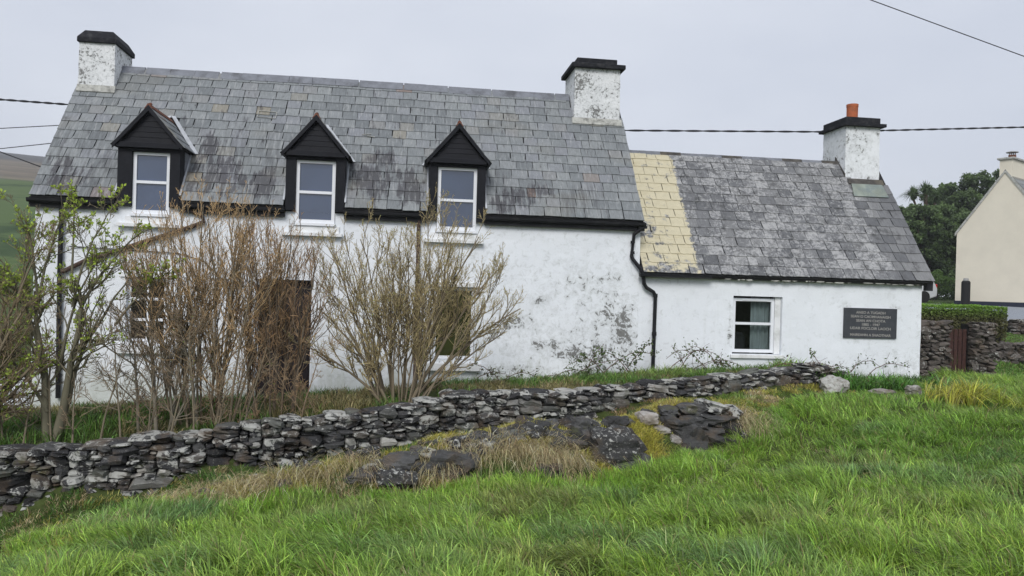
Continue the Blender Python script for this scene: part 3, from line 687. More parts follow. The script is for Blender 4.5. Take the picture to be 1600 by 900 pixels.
# ---- ground floor openings
w1 = window(house, -9.155, -8.515, .985, 2.085, .24, transoms=(1.36, 1.72), mullions=(-8.835,), fr=.045, gl=M['glassdark'])
w2 = window(house, -3.865, -3.115, .765, 2.075, .24, transoms=(), mullions=(), fr=.055, gl=M['glassolive'])
for (x0, x1, z0, z1) in [(-9.16, -8.51, .98, 2.09), (-3.87, -3.11, .76, 2.08)]:
    pbox('sill', M['sill'], house, x0 - .14, x1 + .14, .05, .149, z0 - .20, z0 - .06, bevel=.008)
    pbox('lintel_band', M['sill'], house, x0 - .10, x1 + .10, .115, .149, z1 + .01, z1 + .09)
door = bpy.data.objects.new('door', MB().box(-6.96, -6.05, .30, .34, .03, 2.10).mesh('door', M['door'])); COL.objects.link(door); door.parent = house
for (xa, xb) in ((-6.92, -6.53), (-6.48, -6.09)):
    for (za_, zb_) in ((.12, .75), (.85, 1.45), (1.55, 2.02)): pbox('door_panel', M['door'], door, xa, xb, .286, .299, za_, zb_, bevel=.006)
MB().tube([(-6.16, .29, 1.02), (-6.16, .23, 1.02), (-6.27, .23, 1.02)], .011, 8).build('handle', M['greypot'], door)
for a in ((-6.995, -6.961), (-6.049, -6.015)): pbox('door_post', M['upvc'], house, a[0], a[1], .27, .34, .03, 2.12)
pbox('doorstep', M['mortar'], house, -7.15, -5.9, -.25, .145, -.3, .02, bevel=.01)
# window interior seen through the right-hand ground window: pale curtain edge
# ---- pipes
def pipe(pts, r_=.034, mt='black', name='downpipe', par=house):
    o = MB().tube(pts, r_, 12).build(name, M[mt], par, smooth_=False)
    return o
dp = pipe([(-.03, .02, 3.34), (-.05, .03, 3.27), (-.17, .07, 3.17), (-.20, .09, 2.76), (-.17, .09, 2.70), (-.02, .06, 2.52), (.02, .05, 2.44)], .036)
tag(dp, None, None)
dp2 = pipe([(.03, .05, 2.38), (.05, .06, 2.25), (.10, .07, 2.18), (.24, .08, 2.10), (.285, .085, 2.03), (.275, .085, .45)], .036)
for z in (2.0, 1.28): MB().tube([(.282, .085, z), (.282, .085, z + .07)], .045, 12).build('pipe_collar', M['black'], dp2)
for z in (3.0, 2.8): MB().tube([(-.185, .08, z), (-.188, .08, z + .05)], .043, 12).build('pipe_collar', M['black'], dp)
pipe([(-10.22, .09, 3.3), (-10.22, .09, 2.1), (-10.19, .09, .0)], .04)
pipe([(-8.11, .09, 3.28), (-7.93, .09, 3.2), (-7.90, .09, 3.10), (-8.1, .09, 3.0), (-9.82, .09, 2.35), (-10.18, .09, 2.15)], .038, 'rustpipe', 'overflow_pipe')
pipe([(-4.18, .09, 3.28), (-4.17, .09, .3)], .034, 'rustpipe')
pts = [(-10.09, .12, 2.59), (-9.4, .12, 2.57), (-8.31, .12, 2.53), (-7.9, .12, 2.42), (-7.4, .12, 1.95), (-6.99, .12, 1.60)]
pipe(pts, .009, 'black', 'wall_cable')
pbox('pipe_bracket', M['black'], house, -.10, .06, .0, .05, 3.28, 3.33)

# ------------------------------------------------------------------ the wing
wing = thing('cottage_wing', 'low single-storey wing with lichened slates and cream-painted roof strip', 'cottage wing', (0, 0, 0))
WR_ = 5.95
W_ZE, W_SL = 2.458, math.hypot(2.005, 2.618)
wh = [(1.86, 2.86, .955, 2.075)]
mb = front_wall(-.0205, 5.79, -.6, 2.40, wh, .155, .16)
wf2 = mb.build('wall', M['wall'], wing)
wear_attr(wf2.data, [(4.15, 1.95, .12, .10, .35), (5.2, 1.92, .15, .08, .32), (1.82, 1.5, .05, .5, .4), (5.3, .8, .5, .3, .25), (5.75, 1.2, .08, 1., .16), (3, 2.35, 3, .06, .16), (.25, 1.5, .1, 1, .05), (3, .6, 3, .25, .14), (4.6, 1.25, .6, .06, .18), (1.3, 1.1, .4, .3, .1)], .0)
WG = [(.165, -.6), (3.85, -.6), (3.85, 2.40), (2.005, 4.92), (.165, 2.42)]
MB().prism(WG, 'x', 5.54, 5.788).build('wall', M['block'], wing)
pbox('wall', M['block'], wing, .0, 5.53, 3.6, 3.84, -.6, 2.38)
pbox('floor', M['room'], wing, .0, 5.53, .33, 3.59, -.6, .3)
pbox('ceiling', M['room'], wing, .0, 5.53, .32, 3.59, 2.25, 2.30)
pbox('partition', M['room'], wing, .0, 5.53, 2.4, 2.5, .31, 2.24)
wroof = MB().prism([(.005, 2.443), (2.005, 5.06), (4.0, 2.443), (3.94, 2.38), (2.005, 4.93), (.06, 2.38)], 'x', .005, WR_ - .02).build('roof', M['under'], wing)
def skip_wing(xc, s0, w_):
    y = s0 * math.cos(TH); return y > 1.52 and 5.02 < xc < 5.82
lay_slates(.012, WR_, 14, W_SL, W_ZE, slates_w, wroof, skip_wing, M['wslate'], 298, lambda t: t[3], 21, gap=.006)
x = .0
while x < 4.95:
    w_ = min(.46, 4.98 - x)
    mb = MB(); mb.prism([(2.005 - .095, 4.965), (2.005 - .03, 5.10), (2.005 + .03, 5.10), (2.005 + .095, 4.965), (2.005 + .07, 4.965), (2.005, 5.05), (2.005 - .07, 4.965)], 'x', 0, w_ - .006)
    o = mb.build('ridge_tile', M['ridgew'] if r_.random() < .6 else M['ridge'], wroof); o.location = (x, 0, .004 + r_.uniform(-.006, .006)); x += w_
c3 = chimney(wroof, 5.01, 5.80, 1.72, 2.64, 4.4, 5.84, M['chim_clean'], 0)
pbox('cap', M['blackcap'], c3, 4.93, 5.90, 1.62, 2.73, 5.835, 5.905, bevel=.008)
pbox('cap_block', M['blackcap'], c3, 5.0, 5.80, 1.70, 2.65, 5.906, 6.04, bevel=.008)
pot = MB().tube([(5.40, 2.15, 6.03), (5.40, 2.15, 6.36), (5.40, 2.15, 6.362), (5.40, 2.15, 6.42)], [.118, .122, .128, .128], 20).build('chimney_pot', M['pot'], c3)
# flashings around the wing chimney
mb = MB()
def slab(mb, P, t=.014):
    n_ = (P[1] - P[0]).cross(P[2] - P[0]).normalized() * t
    mb.add([p for p in P] + [p - n_ for p in P], [(0, 1, 2, 3), (7, 6, 5, 4), (0, 4, 5, 1), (1, 5, 6, 2), (2, 6, 7, 3), (3, 7, 4, 0)])
slab(mb, [roof_pt(5.0, 2.24, .05, W_ZE), roof_pt(5.80, 2.24, .05, W_ZE), roof_pt(5.77, 2.60, .06, W_ZE), roof_pt(5.06, 2.60, .06, W_ZE)])
mb.build('apron_flashing', M['apron'], wroof)
mb = MB(); slab(mb, [Vector((4.99, 1.70, 4.66)), Vector((4.99, 1.70, 4.80)), Vector((4.99, 2.10, 5.22)), Vector((4.99, 2.10, 5.0))], .02); mb.build('side_flashing', M['ridgew'], wroof)
mb = MB(); slab(mb, [roof_pt(5.0, 2.60, .06, W_ZE), roof_pt(5.82, 2.60, .06, W_ZE), roof_pt(5.82, 2.74, .075, W_ZE), roof_pt(5.0, 2.74, .075, W_ZE)]); mb.build('mortar_fillet', M['ridgew'], wroof)
# eaves: thin black gutter to the left, crumbling mortar to the right
mb = MB(); mb.prism([(-.05, 2.455), (-.045, 2.40), (.0, 2.378), (.05, 2.395), (.06, 2.455)], 'x', -.06, 1.35); mb.build('gutter', M['black'], wing)
pbox('fascia', M['black'], wing, .0, 5.80, .085, .15, 2.385, 2.442)
r_ = np.random.default_rng(5); x = 1.4
while x < 5.75:
    w_ = r_.uniform(.05, .26)
    if r_.random() < .78:
        h_ = r_.uniform(.02, .05); zc = 2.392 + r_.uniform(-.012, .012)
        poly = [(x + w_ / 2 + w_ / 2 * math.cos(t) * r_.uniform(.75, 1.0), zc + h_ / 2 * math.sin(t) * r_.uniform(.7, 1.1)) for t in np.linspace(0, 2 * math.pi, 7, endpoint=False)]
        MB().prism(poly, 'y', .035 + r_.uniform(0, .02), .084).build('mortar_lump', M['mortar'], wing)
    x += w_
pbox('fascia_end', M['black'], wing, 5.81, 5.93, .02, .14, 2.28, 2.44)
# window
ww = window(wing, 1.885, 2.735, .985, 2.035, .235, transoms=(1.545,), fr=.06, gl=M['clear'], apply_top=.06)
pbox('vent_strip', M['upvc'], ww, 2.08, 2.58, .222, .236, 1.99, 2.015)
pbox('window_reveal', M['sill'], wing, 2.74, 2.855, .215, .31, .96, 2.07)
pbox('window_edge', M['sill'], wing, 1.865, 1.884, .225, .31, .96, 2.037)
pbox('sill', M['sill'], wing, 1.82, 2.90, .10, .154, .88, .95, bevel=.008)
# curtain: gathered cloth
for (xa, xb) in ((2.34, 2.74),):
    n_ = 50; V = []; 
    for i in range(n_ + 1):
        t = i / n_; V += [(xa + (xb - xa) * t, .42 + .03 * math.sin(t * 26 + .6 * math.sin(t * 7)), .9), (xa + (xb - xa) * t, .42 + .025 * math.sin(t * 26 + .3), 2.15)]
    Fq = [(2 * i, 2 * i + 2, 2 * i + 3, 2 * i + 1) for i in range(n_)]
    cu = MB(); cu.add(V, Fq); cu = cu.build('curtain', M['curtain'], smooth_=True)
    tag(cu, 'pale grey-green curtain gathered inside the low wing window', 'curtain')
def rock_mesh(name, mt, seed, sub=3, amp=.25, boxy=.35, sc=(1, 1, 1)):
    import bmesh
    from mathutils import noise as mn
    bm = bmesh.new(); bmesh.ops.create_icosphere(bm, subdivisions=sub, radius=1)
    for v in bm.verts:
        p = v.co.copy(); m_ = max(abs(p.x), abs(p.y), abs(p.z)); p = p.lerp(p / m_, boxy)
        q = p * 1.1 + Vector((seed * 7.3, seed * 3.1, 0)); s = 1 + amp * (mn.noise(q) + .5 * mn.noise(q * 2.3) + .28 * mn.noise(q * 5.1))
        # cleavage planes
        p *= s; p.z += amp * .10 * math.copysign(1, math.sin(p.z * 9 + seed)) * .5
        v.co = Vector((p.x * sc[0], p.y * sc[1], p.z * sc[2]))
    me = bpy.data.meshes.new(name); bm.to_mesh(me); bm.free(); me.materials.append(mt)
    return me
ch = thing('reflection_stand_in', 'added dark chair-like shape standing in for a bush reflected in the wing window', 'reflection_stand_in', (2.12, .68, .98))  # dark shape added behind the pane to imitate a mirrored bush
o = bpy.data.objects.new('backrest', rock_mesh('backrest', M['kitchen'], 3, 3, .15, .3, (.24, .1, .27))); COL.objects.link(o); o.parent = ch; o.location = (0, 0, .1)
pbox('seat', M['kitchen'], ch, -.26, .26, .08, .6, -.35, -.1, bevel=.05)
for s in (-1, 1): pbox('armrest', M['kitchen'], ch, s * .3 - .05, s * .3 + .05, .05, .6, -.35, .02, bevel=.03)
for sx in (-.2, .2):
    for sy in (.1, .55): MB().tube([(sx, sy, -.68), (sx, sy, -.34)], .02, 6).build('leg', M['kitchen'], ch)

# ---- plaque with its lettering
pq = thing('plaque', 'dark slate memorial plaque with six lines of capitals on white wing wall', 'plaque', (4.69, .15, 1.61))
MB().box(-.56, .56, -.03, .002, -.295, .295).build('slab', M['plaque'], pq, bevel=.004)
for i, (t, wd, zz) in enumerate([('ANSO A TUGADH', .62, .205), ('SEAN O CAOMHANAIGH', .84, .125), ('SEAN AN CHOTA', .62, .045), ('1885 - 1947', .38, -.03), ('UDAR FOCLOIR LAOCH', .86, -.105), ('MAIREANN A SHAOTHAR', .86, -.235)]):
    cu_ = bpy.data.curves.new('lettering', 'FONT'); cu_.body = t; cu_.size = .085; cu_.align_x = 'CENTER'; cu_.align_y = 'CENTER'; cu_.extrude = .0012; cu_.offset = .0012
    to = bpy.data.objects.new('tmp', cu_); COL.objects.link(to); bpy.context.view_layer.update()
    me = bpy.data.meshes.new_from_object(to.evaluated_get(bpy.context.evaluated_depsgraph_get())); COL.objects.unlink(to); bpy.data.objects.remove(to)
    wnow = max(v.co.x for v in me.vertices) - min(v.co.x for v in me.vertices); k = wd / wnow
    me.materials.clear(); me.materials.append(M['letter'])
    o = bpy.data.objects.new('lettering', me); COL.objects.link(o); o.parent = pq; o.scale = (k, 1.0 * .82, 1); o.rotation_euler = (math.pi / 2, R(.6), 0); o.location = (0, -.0325, zz)

# ------------------------------------------------------------------ white block wall left of the house
bw = thing('block_wall', 'low white painted block wall beyond the cottage corner', 'wall', (-11.7, .35, -.3))
pbox('core', M['mortar'], bw, -1.4, .99, .02, .14, -.6, .60)
r_ = np.random.default_rng(8)
for row in range(8):
    x = -1.4 - (row % 2) * .2; z = -.55 + row * .145
    while x < .98:
        x2 = min(x + .40, .985)
        if x2 - x > .05 and z < .6: pbox('block', M['block'], bw, x + .005, x2 - .005, r_.uniform(-.006, .004), .019, z + .005, z + .141)
        x += .4

# ------------------------------------------------------------------ dry stone wall in front
def stone_mesh(name, mt, seed):
    import bmesh
    r_ = np.random.default_rng(seed); bm = bmesh.new(); bmesh.ops.create_cube(bm, size=1.0)
    bmesh.ops.subdivide_edges(bm, edges=bm.edges[:], cuts=1, use_grid_fill=True)
    tap = r_.uniform(-.25, .25); sk = r_.uniform(-.3, .3)
    for v in bm.verts:
        nz_ = sum(1 for c in v.co if abs(c) > .3)
        k = {1: 1.0, 2: .90, 3: .74}[max(nz_, 1)]
        v.co *= k; v.co += Vector(r_.normal(0, .045, 3)); v.co.z *= 1 + tap * v.co.x; v.co.x += sk * v.co.z * .4
        v.co.z += .06 * math.sin(v.co.x * 4 + seed)
    me = bpy.data.meshes.new(name); bm.to_mesh(me); bm.free(); me.materials.append(mt); return me
SM = [stone_mesh('stone', M['stone'], i) for i in range(22)]
GM = [stone_mesh('stone', M['gstone'], 100 + i) for i in range(12)]
def stone_wall(par, L_, base_fn, top_fn, xyz_fn, ang_fn, meshes, mtl, seed, wr=(.10, .46), hr=(.038, .13), depth=.24, maxn=298, far_fn=None):
    r_ = np.random.default_rng(seed); res = .02; n_ = int(L_ / res); sky_ = np.array([base_fn(i * res) for i in range(n_)]); top = np.array([top_fn(i * res) for i in range(n_)])
    st = []
    done = np.zeros(n_, bool)
    for it in range(6000):
        rel = np.where(done, 9e9, sky_); i0 = int(np.argmin(rel))
        if rel[i0] > 8e9: break
        # extent of the low flat spot around i0
        a = i0
        while a > 0 and not done[a - 1] and abs(sky_[a - 1] - sky_[i0]) < .022 and i0 - a < 22: a -= 1
        b = i0
        while b < n_ - 1 and not done[b + 1] and abs(sky_[b + 1] - sky_[i0]) < .022 and b - i0 < 40: b += 1
        wmax = (b - a + 1) * res
        w_ = min(wmax, np.clip(r_.lognormal(math.log(.175), .45), *wr))
        if wmax - w_ < .07: w_ = wmax
        w_ = min(w_, wr[1] * 1.15)
        k = max(1, int(round(w_ / res)))
        h_ = float(np.clip(w_ * r_.uniform(.22, .52), *hr))
        if w_ < .1: h_ = float(np.clip(h_, hr[0], hr[0] * 1.6))
        if r_.random() < .07: h_ *= 1.6
        s0 = a; e0 = min(n_, a + k); z0 = sky_[s0:e0].max(); room = top[s0:e0].mean() - z0
        if room < .025: done[s0:e0] = True; continue
        if room < h_: h_ = max(.03, room)
        st.append(((s0 + e0) / 2 * res, z0 + h_ / 2, (e0 - s0) * res, h_)); sky_[s0:e0] = z0 + h_
        done[s0:e0] = (sky_[s0:e0] >= top[s0:e0] - .02)
    st.sort(key=lambda t: -(t[2] * t[3]) / (far_fn(t[0]) if far_fn else 1)); ch = MB()
    for q, (s, z, w_, h_) in enumerate(st):
        me = meshes[r_.integers(len(meshes))]; x, y = xyz_fn(s); an = ang_fn(s)
        d = depth * r_.uniform(.85, 1.2)
        Mx = Matrix.Translation((x, y, z)) @ Matrix.Rotation(an + r_.normal(0, .14), 4, 'Z') @ Matrix.Rotation(r_.normal(0, .10), 4, 'Y') @ Matrix.Rotation(r_.normal(0, .07), 4, 'X') @ \
            Matrix.Translation((0, r_.normal(0, .034), 0)) @ Matrix.Diagonal((w_ * 1.02, d, h_ * 1.12, 1)) @ Matrix.Rotation(math.pi * r_.integers(2), 4, 'Z')
        if q < maxn:
            o = bpy.data.objects.new('stone', me); COL.objects.link(o); o.parent = par; o.matrix_local = Mx
        else: ch.add([Mx @ v.co for v in me.vertices], [tuple(p.vertices) for p in me.polygons])
    if ch.v: ch.build('small_stones', mtl, par)['kind'] = 'stuff'
    return len(st)
dw = thing('dry_stone_wall', 'long dark dry stone wall with pale lichened stones in front of cottage garden', 'stone wall', (0, 0, 0))
seg = np.hypot(np.diff(WALL_TOP[:, 0]), np.diff(WALL_TOP[:, 1])); cum = np.concatenate([[0], np.cumsum(seg)])
def wxy(s): return float(np.interp(s, cum, WALL_TOP[:, 0])), float(np.interp(s, cum, WALL_TOP[:, 1]))
def wang(s):
    a, b = wxy(max(0, s - .4)), wxy(min(cum[-1], s + .4)); return math.atan2(b[1] - a[1], b[0] - a[0])
GBASE = {}
_ss = np.arange(0, cum[-1] + .3, .1); _xy = np.array([wxy(s) for s in _ss]); _gb = ground_z(_xy[:, 0], _xy[:, 1] - .16) - .10
base_f = lambda s: float(np.interp(s, _ss, _gb))
top_f = lambda s: float(np.interp(s, cum, WALL_TOP[:, 2])) + .05 * (float(vnoise(s, 0, .4, 77)) - .5) * 2 - .01
NST = stone_wall(dw, cum[-1], base_f, top_f, wxy, wang, SM, M['stone'], 31, far_fn=lambda s: (wxy(s)[1] + 14 + abs(wxy(s)[0] + 4.4) * .3) ** 2)
# second leaf behind and dark hearting
mb = MB(); 
V = []
for s in np.arange(0, cum[-1] + .01, .15):
    x, y = wxy(s); a = wang(s); t = top_f(s) - .08; b_ = min(base_f(s), gz(x, y + .35)) - .2; nx_, ny_ = -math.sin(a), math.cos(a)
    V += [(x + nx_ * .03, y + ny_ * .03, b_), (x + nx_ * .03, y + ny_ * .03, t), (x + nx_ * .30, y + ny_ * .30, t), (x + nx_ * .30, y + ny_ * .30, b_)]
n_ = len(V) // 4
mb.add(V, [f for i in range(n_ - 1) for f in [(4 * i, 4 * i + 4, 4 * i + 5, 4 * i + 1), (4 * i + 1, 4 * i + 5, 4 * i + 6, 4 * i + 2), (4 * i + 2, 4 * i + 6, 4 * i + 7, 4 * i + 3)]])
mb.build('hearting', M['core'], dw)
# cope stones lying along the top, a little larger and overhanging backwards
r_ = np.random.default_rng(12); s = .1
while s < cum[-1] - .1:
    w_ = r_.uniform(.16, .42); x, y = wxy(s + w_ / 2); a = wang(s + w_ / 2)
    o = bpy.data.objects.new('cope_stone', SM[r_.integers(len(SM))]); COL.objects.link(o); o.parent = dw
    hh = r_.uniform(.05, .10)
    o.location = (x - math.sin(a) * .10, y + math.cos(a) * .10, top_f(s + w_ / 2) - .015 + r_.uniform(-.02, .02)); o.scale = (w_ * 1.05, .36 * r_.uniform(.8, 1.1), hh)
    o.rotation_euler = (r_.normal(0, .06), r_.normal(0, .08), a + r_.normal(0, .12)); s += w_

# ------------------------------------------------------------------ loose boulders and tumbled stones
def boulder(label, x, y, z, sc, seed, rz=0, mt='rock', amp=.34, boxy=.45, tilt=(0, 0), group=None, name='boulder'):
    o = bpy.data.objects.new(name, rock_mesh(name, M[mt], seed, 3, amp, boxy, sc)); COL.objects.link(o)
    o.location = (x, y, z); o.rotation_euler = (tilt[0], tilt[1], rz); tag(o, label, 'boulder', group); return o
boulder('large dark boulder with flat face beside the yellow grass tuft', -1.80, -4.72, .19, (.35, .30, .23), 2, .1, tilt=(.1, .05))
boulder('dark broken rock under the large boulder', -1.60, -4.85, -.04, (.25, .22, .15), 5, -.2)
boulder('grey flat rock above the large boulder next to the dry stone wall', -2.42, -4.3, .20, (.34, .28, .10), 7, .1, tilt=(.15, -.1))
boulder('dark slabby rock with dry grass drooping over it, mid bank', -3.80, -5.25, .10, (.27, .24, .15), 9, .1, tilt=(0, .05))
boulder('grey slab lying left of the slabby rock in green grass', -4.42, -5.48, .0, (.24, .2, .10), 11, .2, tilt=(.1, .1))
boulder('rounded grey rock above the slab on the bank', -4.36, -5.28, .12, (.20, .2, .10), 13, -.1)
boulder('small half-buried rock at the left of the bank', -5.58, -5.62, -.08, (.11, .1, .10), 15, .2)
boulder('large pale pointed stone at the right end of the dry stone wall', 2.80, -1.80, .62, (.25, .2, .15), 18, .1, 'stonep', amp=.4, boxy=.3)
boulder('low flat grey stone among the iris leaves', 3.55, -2.0, .53, (.20, .15, .06), 19, 0, 'stonep')
boulder('small whitish stone right of the flat grey one', 4.13, -2.0, .57, (.12, .1, .09), 21, .3, 'stonep')
boulder('mossy rock at the far lower left edge of the bank', -7.93, -7.05, -.30, (.26, .25, .15), 23, .2, 'rock')
boulder('rock low in the yellow grass left of the dark boulder', -2.72, -5.38, .03, (.18, .14, .09), 25, .1, 'rock')
# tumbled wall end: stones are parts of one ruined pile
tw = thing('ruined_wall_end', 'tumbled end of old stone wall with green slab and white wedge stones', 'ruined wall', (0, 0, 0))
TS = [(-1.12, -4.0, .39, .17, .10, 0, 'stonep'), (-.96, -4.05, .25, .16, .06, .1, 'stonep'), (-.78, -4.12, .13, .10, .07, .2, 'stonep'), (-.87, -4.1, -.02, .16, .08, 0, 'rock'),
      (-.52, -4.12, .10, .17, .18, .5, 'rock'), (-.72, -4.0, .30, .16, .09, .1, 'rock'), (-.47, -3.95, .33, .17, .08, -.1, 'rock'), (-.30, -4.0, .18, .18, .10, .2, 'rock'),
      (-.08, -4.05, .06, .22, .11, .3, 'rock'), (-.15, -3.85, .36, .30, .07, .05, 'rock'), (-.42, -3.75, .47, .18, .07, 0, 'stone'), (-.12, -3.7, .50, .14, .07, .2, 'stone'),
      (.12, -3.85, .24, .18, .11, .4, 'rock'), (.14, -3.7, .42, .13, .08, .3, 'stone'), (-.75, -3.8, .45, .12, .05, 0, 'stone'), (.25, -3.95, .1, .12, .1, .7, 'rock'), (-.55, -4.2, -.08, .2, .08, 0, 'rock'), (-.2, -4.2, -.06, .2, .08, 0, 'rock')]
for i, (x, y, z, a_, c_, t_, m_) in enumerate(TS):
    k_ = .72 if m_ == 'stonep' else 1.0; o = bpy.data.objects.new('stone', rock_mesh('stone', M[m_], 40 + i, 3, .15 if m_ == 'stonep' else .42, .62, (a_ * 1.12 * k_, .24 * k_, c_ * 1.15 * k_))); COL.objects.link(o); o.parent = tw; o.location = (x, y + .05, z + .02); o.rotation_euler = (0, t_, .15 * math.sin(i * 3))
mb = MB(); mb.add([(-1.3, -3.85, -.3), (.3, -3.6, -.2), (.25, -3.5, .42), (-1.2, -3.75, .36), (-1.3, -3.2, -.3), (.5, -3.0, -.2), (.4, -3.1, .46), (-1.2, -3.3, .40)], [(0, 1, 2, 3), (3, 2, 6, 7), (1, 5, 6, 2), (0, 3, 7, 4)]); mb.build('earth_core', M['ground'], tw)

rb = thing('ruined_stone_bank', 'low grassed-over bank with dark stones poking out in front of the dry stone wall', 'stone bank', (0, 0, 0))
r_ = np.random.default_rng(77)
for i in range(96):
    x = r_.uniform(-6.6, -.95) if i < 46 else r_.uniform(-4.7, -1.9); by = float(np.interp(x, BANK[:, 0], BANK[:, 1])); y = by - r_.uniform(-.12, .34)
    if abs(x + 1.75) < .32 and y < -4.4 or r_.random() < .12: continue
    a_ = r_.uniform(.05, .14) * (1.25 if x > -4.8 else .9); c_ = a_ * r_.uniform(.35, .65)
    o = bpy.data.objects.new('stone', rock_mesh('stone', M['rock' if r_.random() < .7 else 'stone'], 200 + i, 3, .35, .5, (a_, a_ * .9, c_))); COL.objects.link(o); o.parent = rb
    o.location = (x, y, gz(x, y) + c_ * r_.uniform(.1, .75)); o.rotation_euler = (r_.normal(0, .25), r_.normal(0, .2), r_.uniform(0, 3))
# ------------------------------------------------------------------ grass
def blades(name, root, L_, az, lean, wid, col, mat_=None, parent=None, seg=3, droop=0.35, face_rand=True, seed=0, kind='stuff', shape=None):
    """root (N,3), length, azimuth of lean, lean amount 0..1.2, width, colour (N,3)"""
    N = len(root); r_ = np.random.default_rng(seed)
    t = np.linspace(0, 1, seg + 1)[None, :, None]
    d = np.stack([np.cos(az), np.sin(az), np.zeros(N)], 1)[:, None, :]; up = np.array([0, 0, 1.])[None, None, :]
    Ln = L_[:, None, None]; le = lean[:, None, None]
    C = root[:, None, :] + Ln * (up * (t * (1 - .28 * le * t) - droop * le * t ** 3) + d * le * (t ** 1.7) * .85)
    fa = r_.uniform(0, 2 * np.pi, N); s = np.stack([np.cos(fa), np.sin(fa), np.zeros(N)], 1)[:, None, :]
    wt = (1 - t ** 2.2 * .95) if shape is None else shape(t)
    A = C[:, :-1] - s * (wid[:, None, None] * wt[:, :-1] / 2); B = C[:, :-1] + s * (wid[:, None, None] * wt[:, :-1] / 2); T = C[:, -1:]
    V = np.concatenate([np.stack([A, B], 2).reshape(N, 2 * seg, 3), T], 1)
    nv = 2 * seg + 1; base = (np.arange(N) * nv)[:, None]
    tris = []
    for i in range(seg - 1): tris += [[2 * i, 2 * i + 1, 2 * i + 3], [2 * i, 2 * i + 3, 2 * i + 2]]
    tris.append([2 * seg - 2, 2 * seg - 1, 2 * seg])
    Fq = (base[:, :, None] + np.array(tris)[None]).reshape(-1, 3)
    o = np_mesh(name, V.reshape(-1, 3), Fq, mat_ or M['grass'], parent, np.repeat(col, nv, 0), smooth_=True)
    if kind: o['kind'] = kind
    return o
FRONT = np.array([(-9, -8.4), (-7.9, -7.25), (-7.42, -6.45), (-6.9, -5.85), (-5.77, -5.95), (-4.79, -5.88), (-3.73, -5.75), (-2.9, -5.62), (-2.44, -5.62), (-1.62, -5.2), (-.81, -4.6), (.0, -4.25), (.59, -3.7), (1.3, -3.0), (2.11, -2.45), (2.8, -2.0), (4.0, -1.9), (5.2, -.9), (6.1, -.3), (7, 1.2), (9, 1.3)])
def front_y(x): return np.interp(x, FRONT[:, 0], FRONT[:, 1])
def tufts(box, dens, prob, rs):
    n_ = int((box[1] - box[0]) * (box[3] - box[2]) * dens); x = rs.uniform(box[0], box[1], n_); y = rs.uniform(box[2], box[3], n_)
    k = rs.random(n_) < prob(x, y); return x[k], y[k]
def in_view(x, y, marg=2.5):
    dx, dy = x + 4.36, y + 14; az = np.degrees(np.arctan2(dx, dy)) - 7.74; r = np.hypot(dx, dy)
    return (np.abs(az) < 33.6 + marg + 25 / np.maximum(r, 1)) & (dy > 3.2)
def make_grass(name, x, y, nb, rad, Lm, wind, leanm, cols, wid, seed, out=.6, Ljit=.3, droop=.35, zoff=0, label=None):
    """one call: tufts at x,y; nb blades each; cols (n,3)"""
    r_ = np.random.default_rng(seed); n_ = len(x); nb = np.broadcast_to(nb, (n_,)).astype(int); idx = np.repeat(np.arange(n_), nb); N = len(idx)
    ra = rad * np.sqrt(r_.random(N)); an = r_.uniform(0, 2 * np.pi, N); X = x[idx] + ra * np.cos(an); Y = y[idx] + ra * np.sin(an); Z = ground_z(X, Y) - .015 + zoff
    Lm = np.broadcast_to(Lm, (n_,)); Lh = Lm[idx] * r_.uniform(1 - Ljit, 1 + Ljit * .7, N)
    wx = np.cos(wind)[idx] * 1.0; wy = np.sin(wind)[idx] * 1.0
    dx = wx * .8 + out * np.cos(an) * (ra / rad) * 1.4 + r_.normal(0, .35, N); dy = wy * .8 + out * np.sin(an) * (ra / rad) * 1.4 + r_.normal(0, .35, N)
    az = np.arctan2(dy, dx); le = np.clip(np.broadcast_to(leanm, (n_,))[idx] * (.5 + .6 * np.hypot(dx, dy)) * r_.uniform(.5, 1.4, N), .05, 1.45)
    c = cols[idx] * np.exp(r_.normal(-.02, .42, (N, 1))) * (1 + r_.normal(0, .05, (N, 3))); 
    dead = r_.random(N) < .05; c[dead] = np.array([.34, .28, .13]) * r_.uniform(.6, 1.2, (dead.sum(), 1))
    return blades(name, np.stack([X, Y, Z], 1), Lh, az, le, np.full(N, wid) * r_.uniform(.7, 1.3, N), np.clip(c, .005, .9), seed=seed, droop=droop)
G1 = np.array([.155, .30, .042]); G2 = np.array([.31, .45, .072]); G3 = np.array([.15, .26, .105]); YG = np.array([.42, .39, .08]); DRY = np.array([.58, .47, .28]); BR = np.array([.20, .12, .06])
def mixcol(x, y, rs):
    a = fbm(x, y, 1.6, 41)[:, None]; b = fbm(x, y, .7, 57)[:, None]; c = fbm(x, y, 1.1, 91)[:, None]
    col = G1 * (1 - a) + G2 * a; col = col * (1 - np.clip((b - .55) * 3, 0, .8)) + G3 * np.clip((b - .55) * 3, 0, .8)
    dk = np.clip((c - .60) * 4, 0, .5); col = col * (1 - dk) + np.array([.20, .19, .08]) * dk
    return col * rs.uniform(.8, 1.2, (len(x), 1))
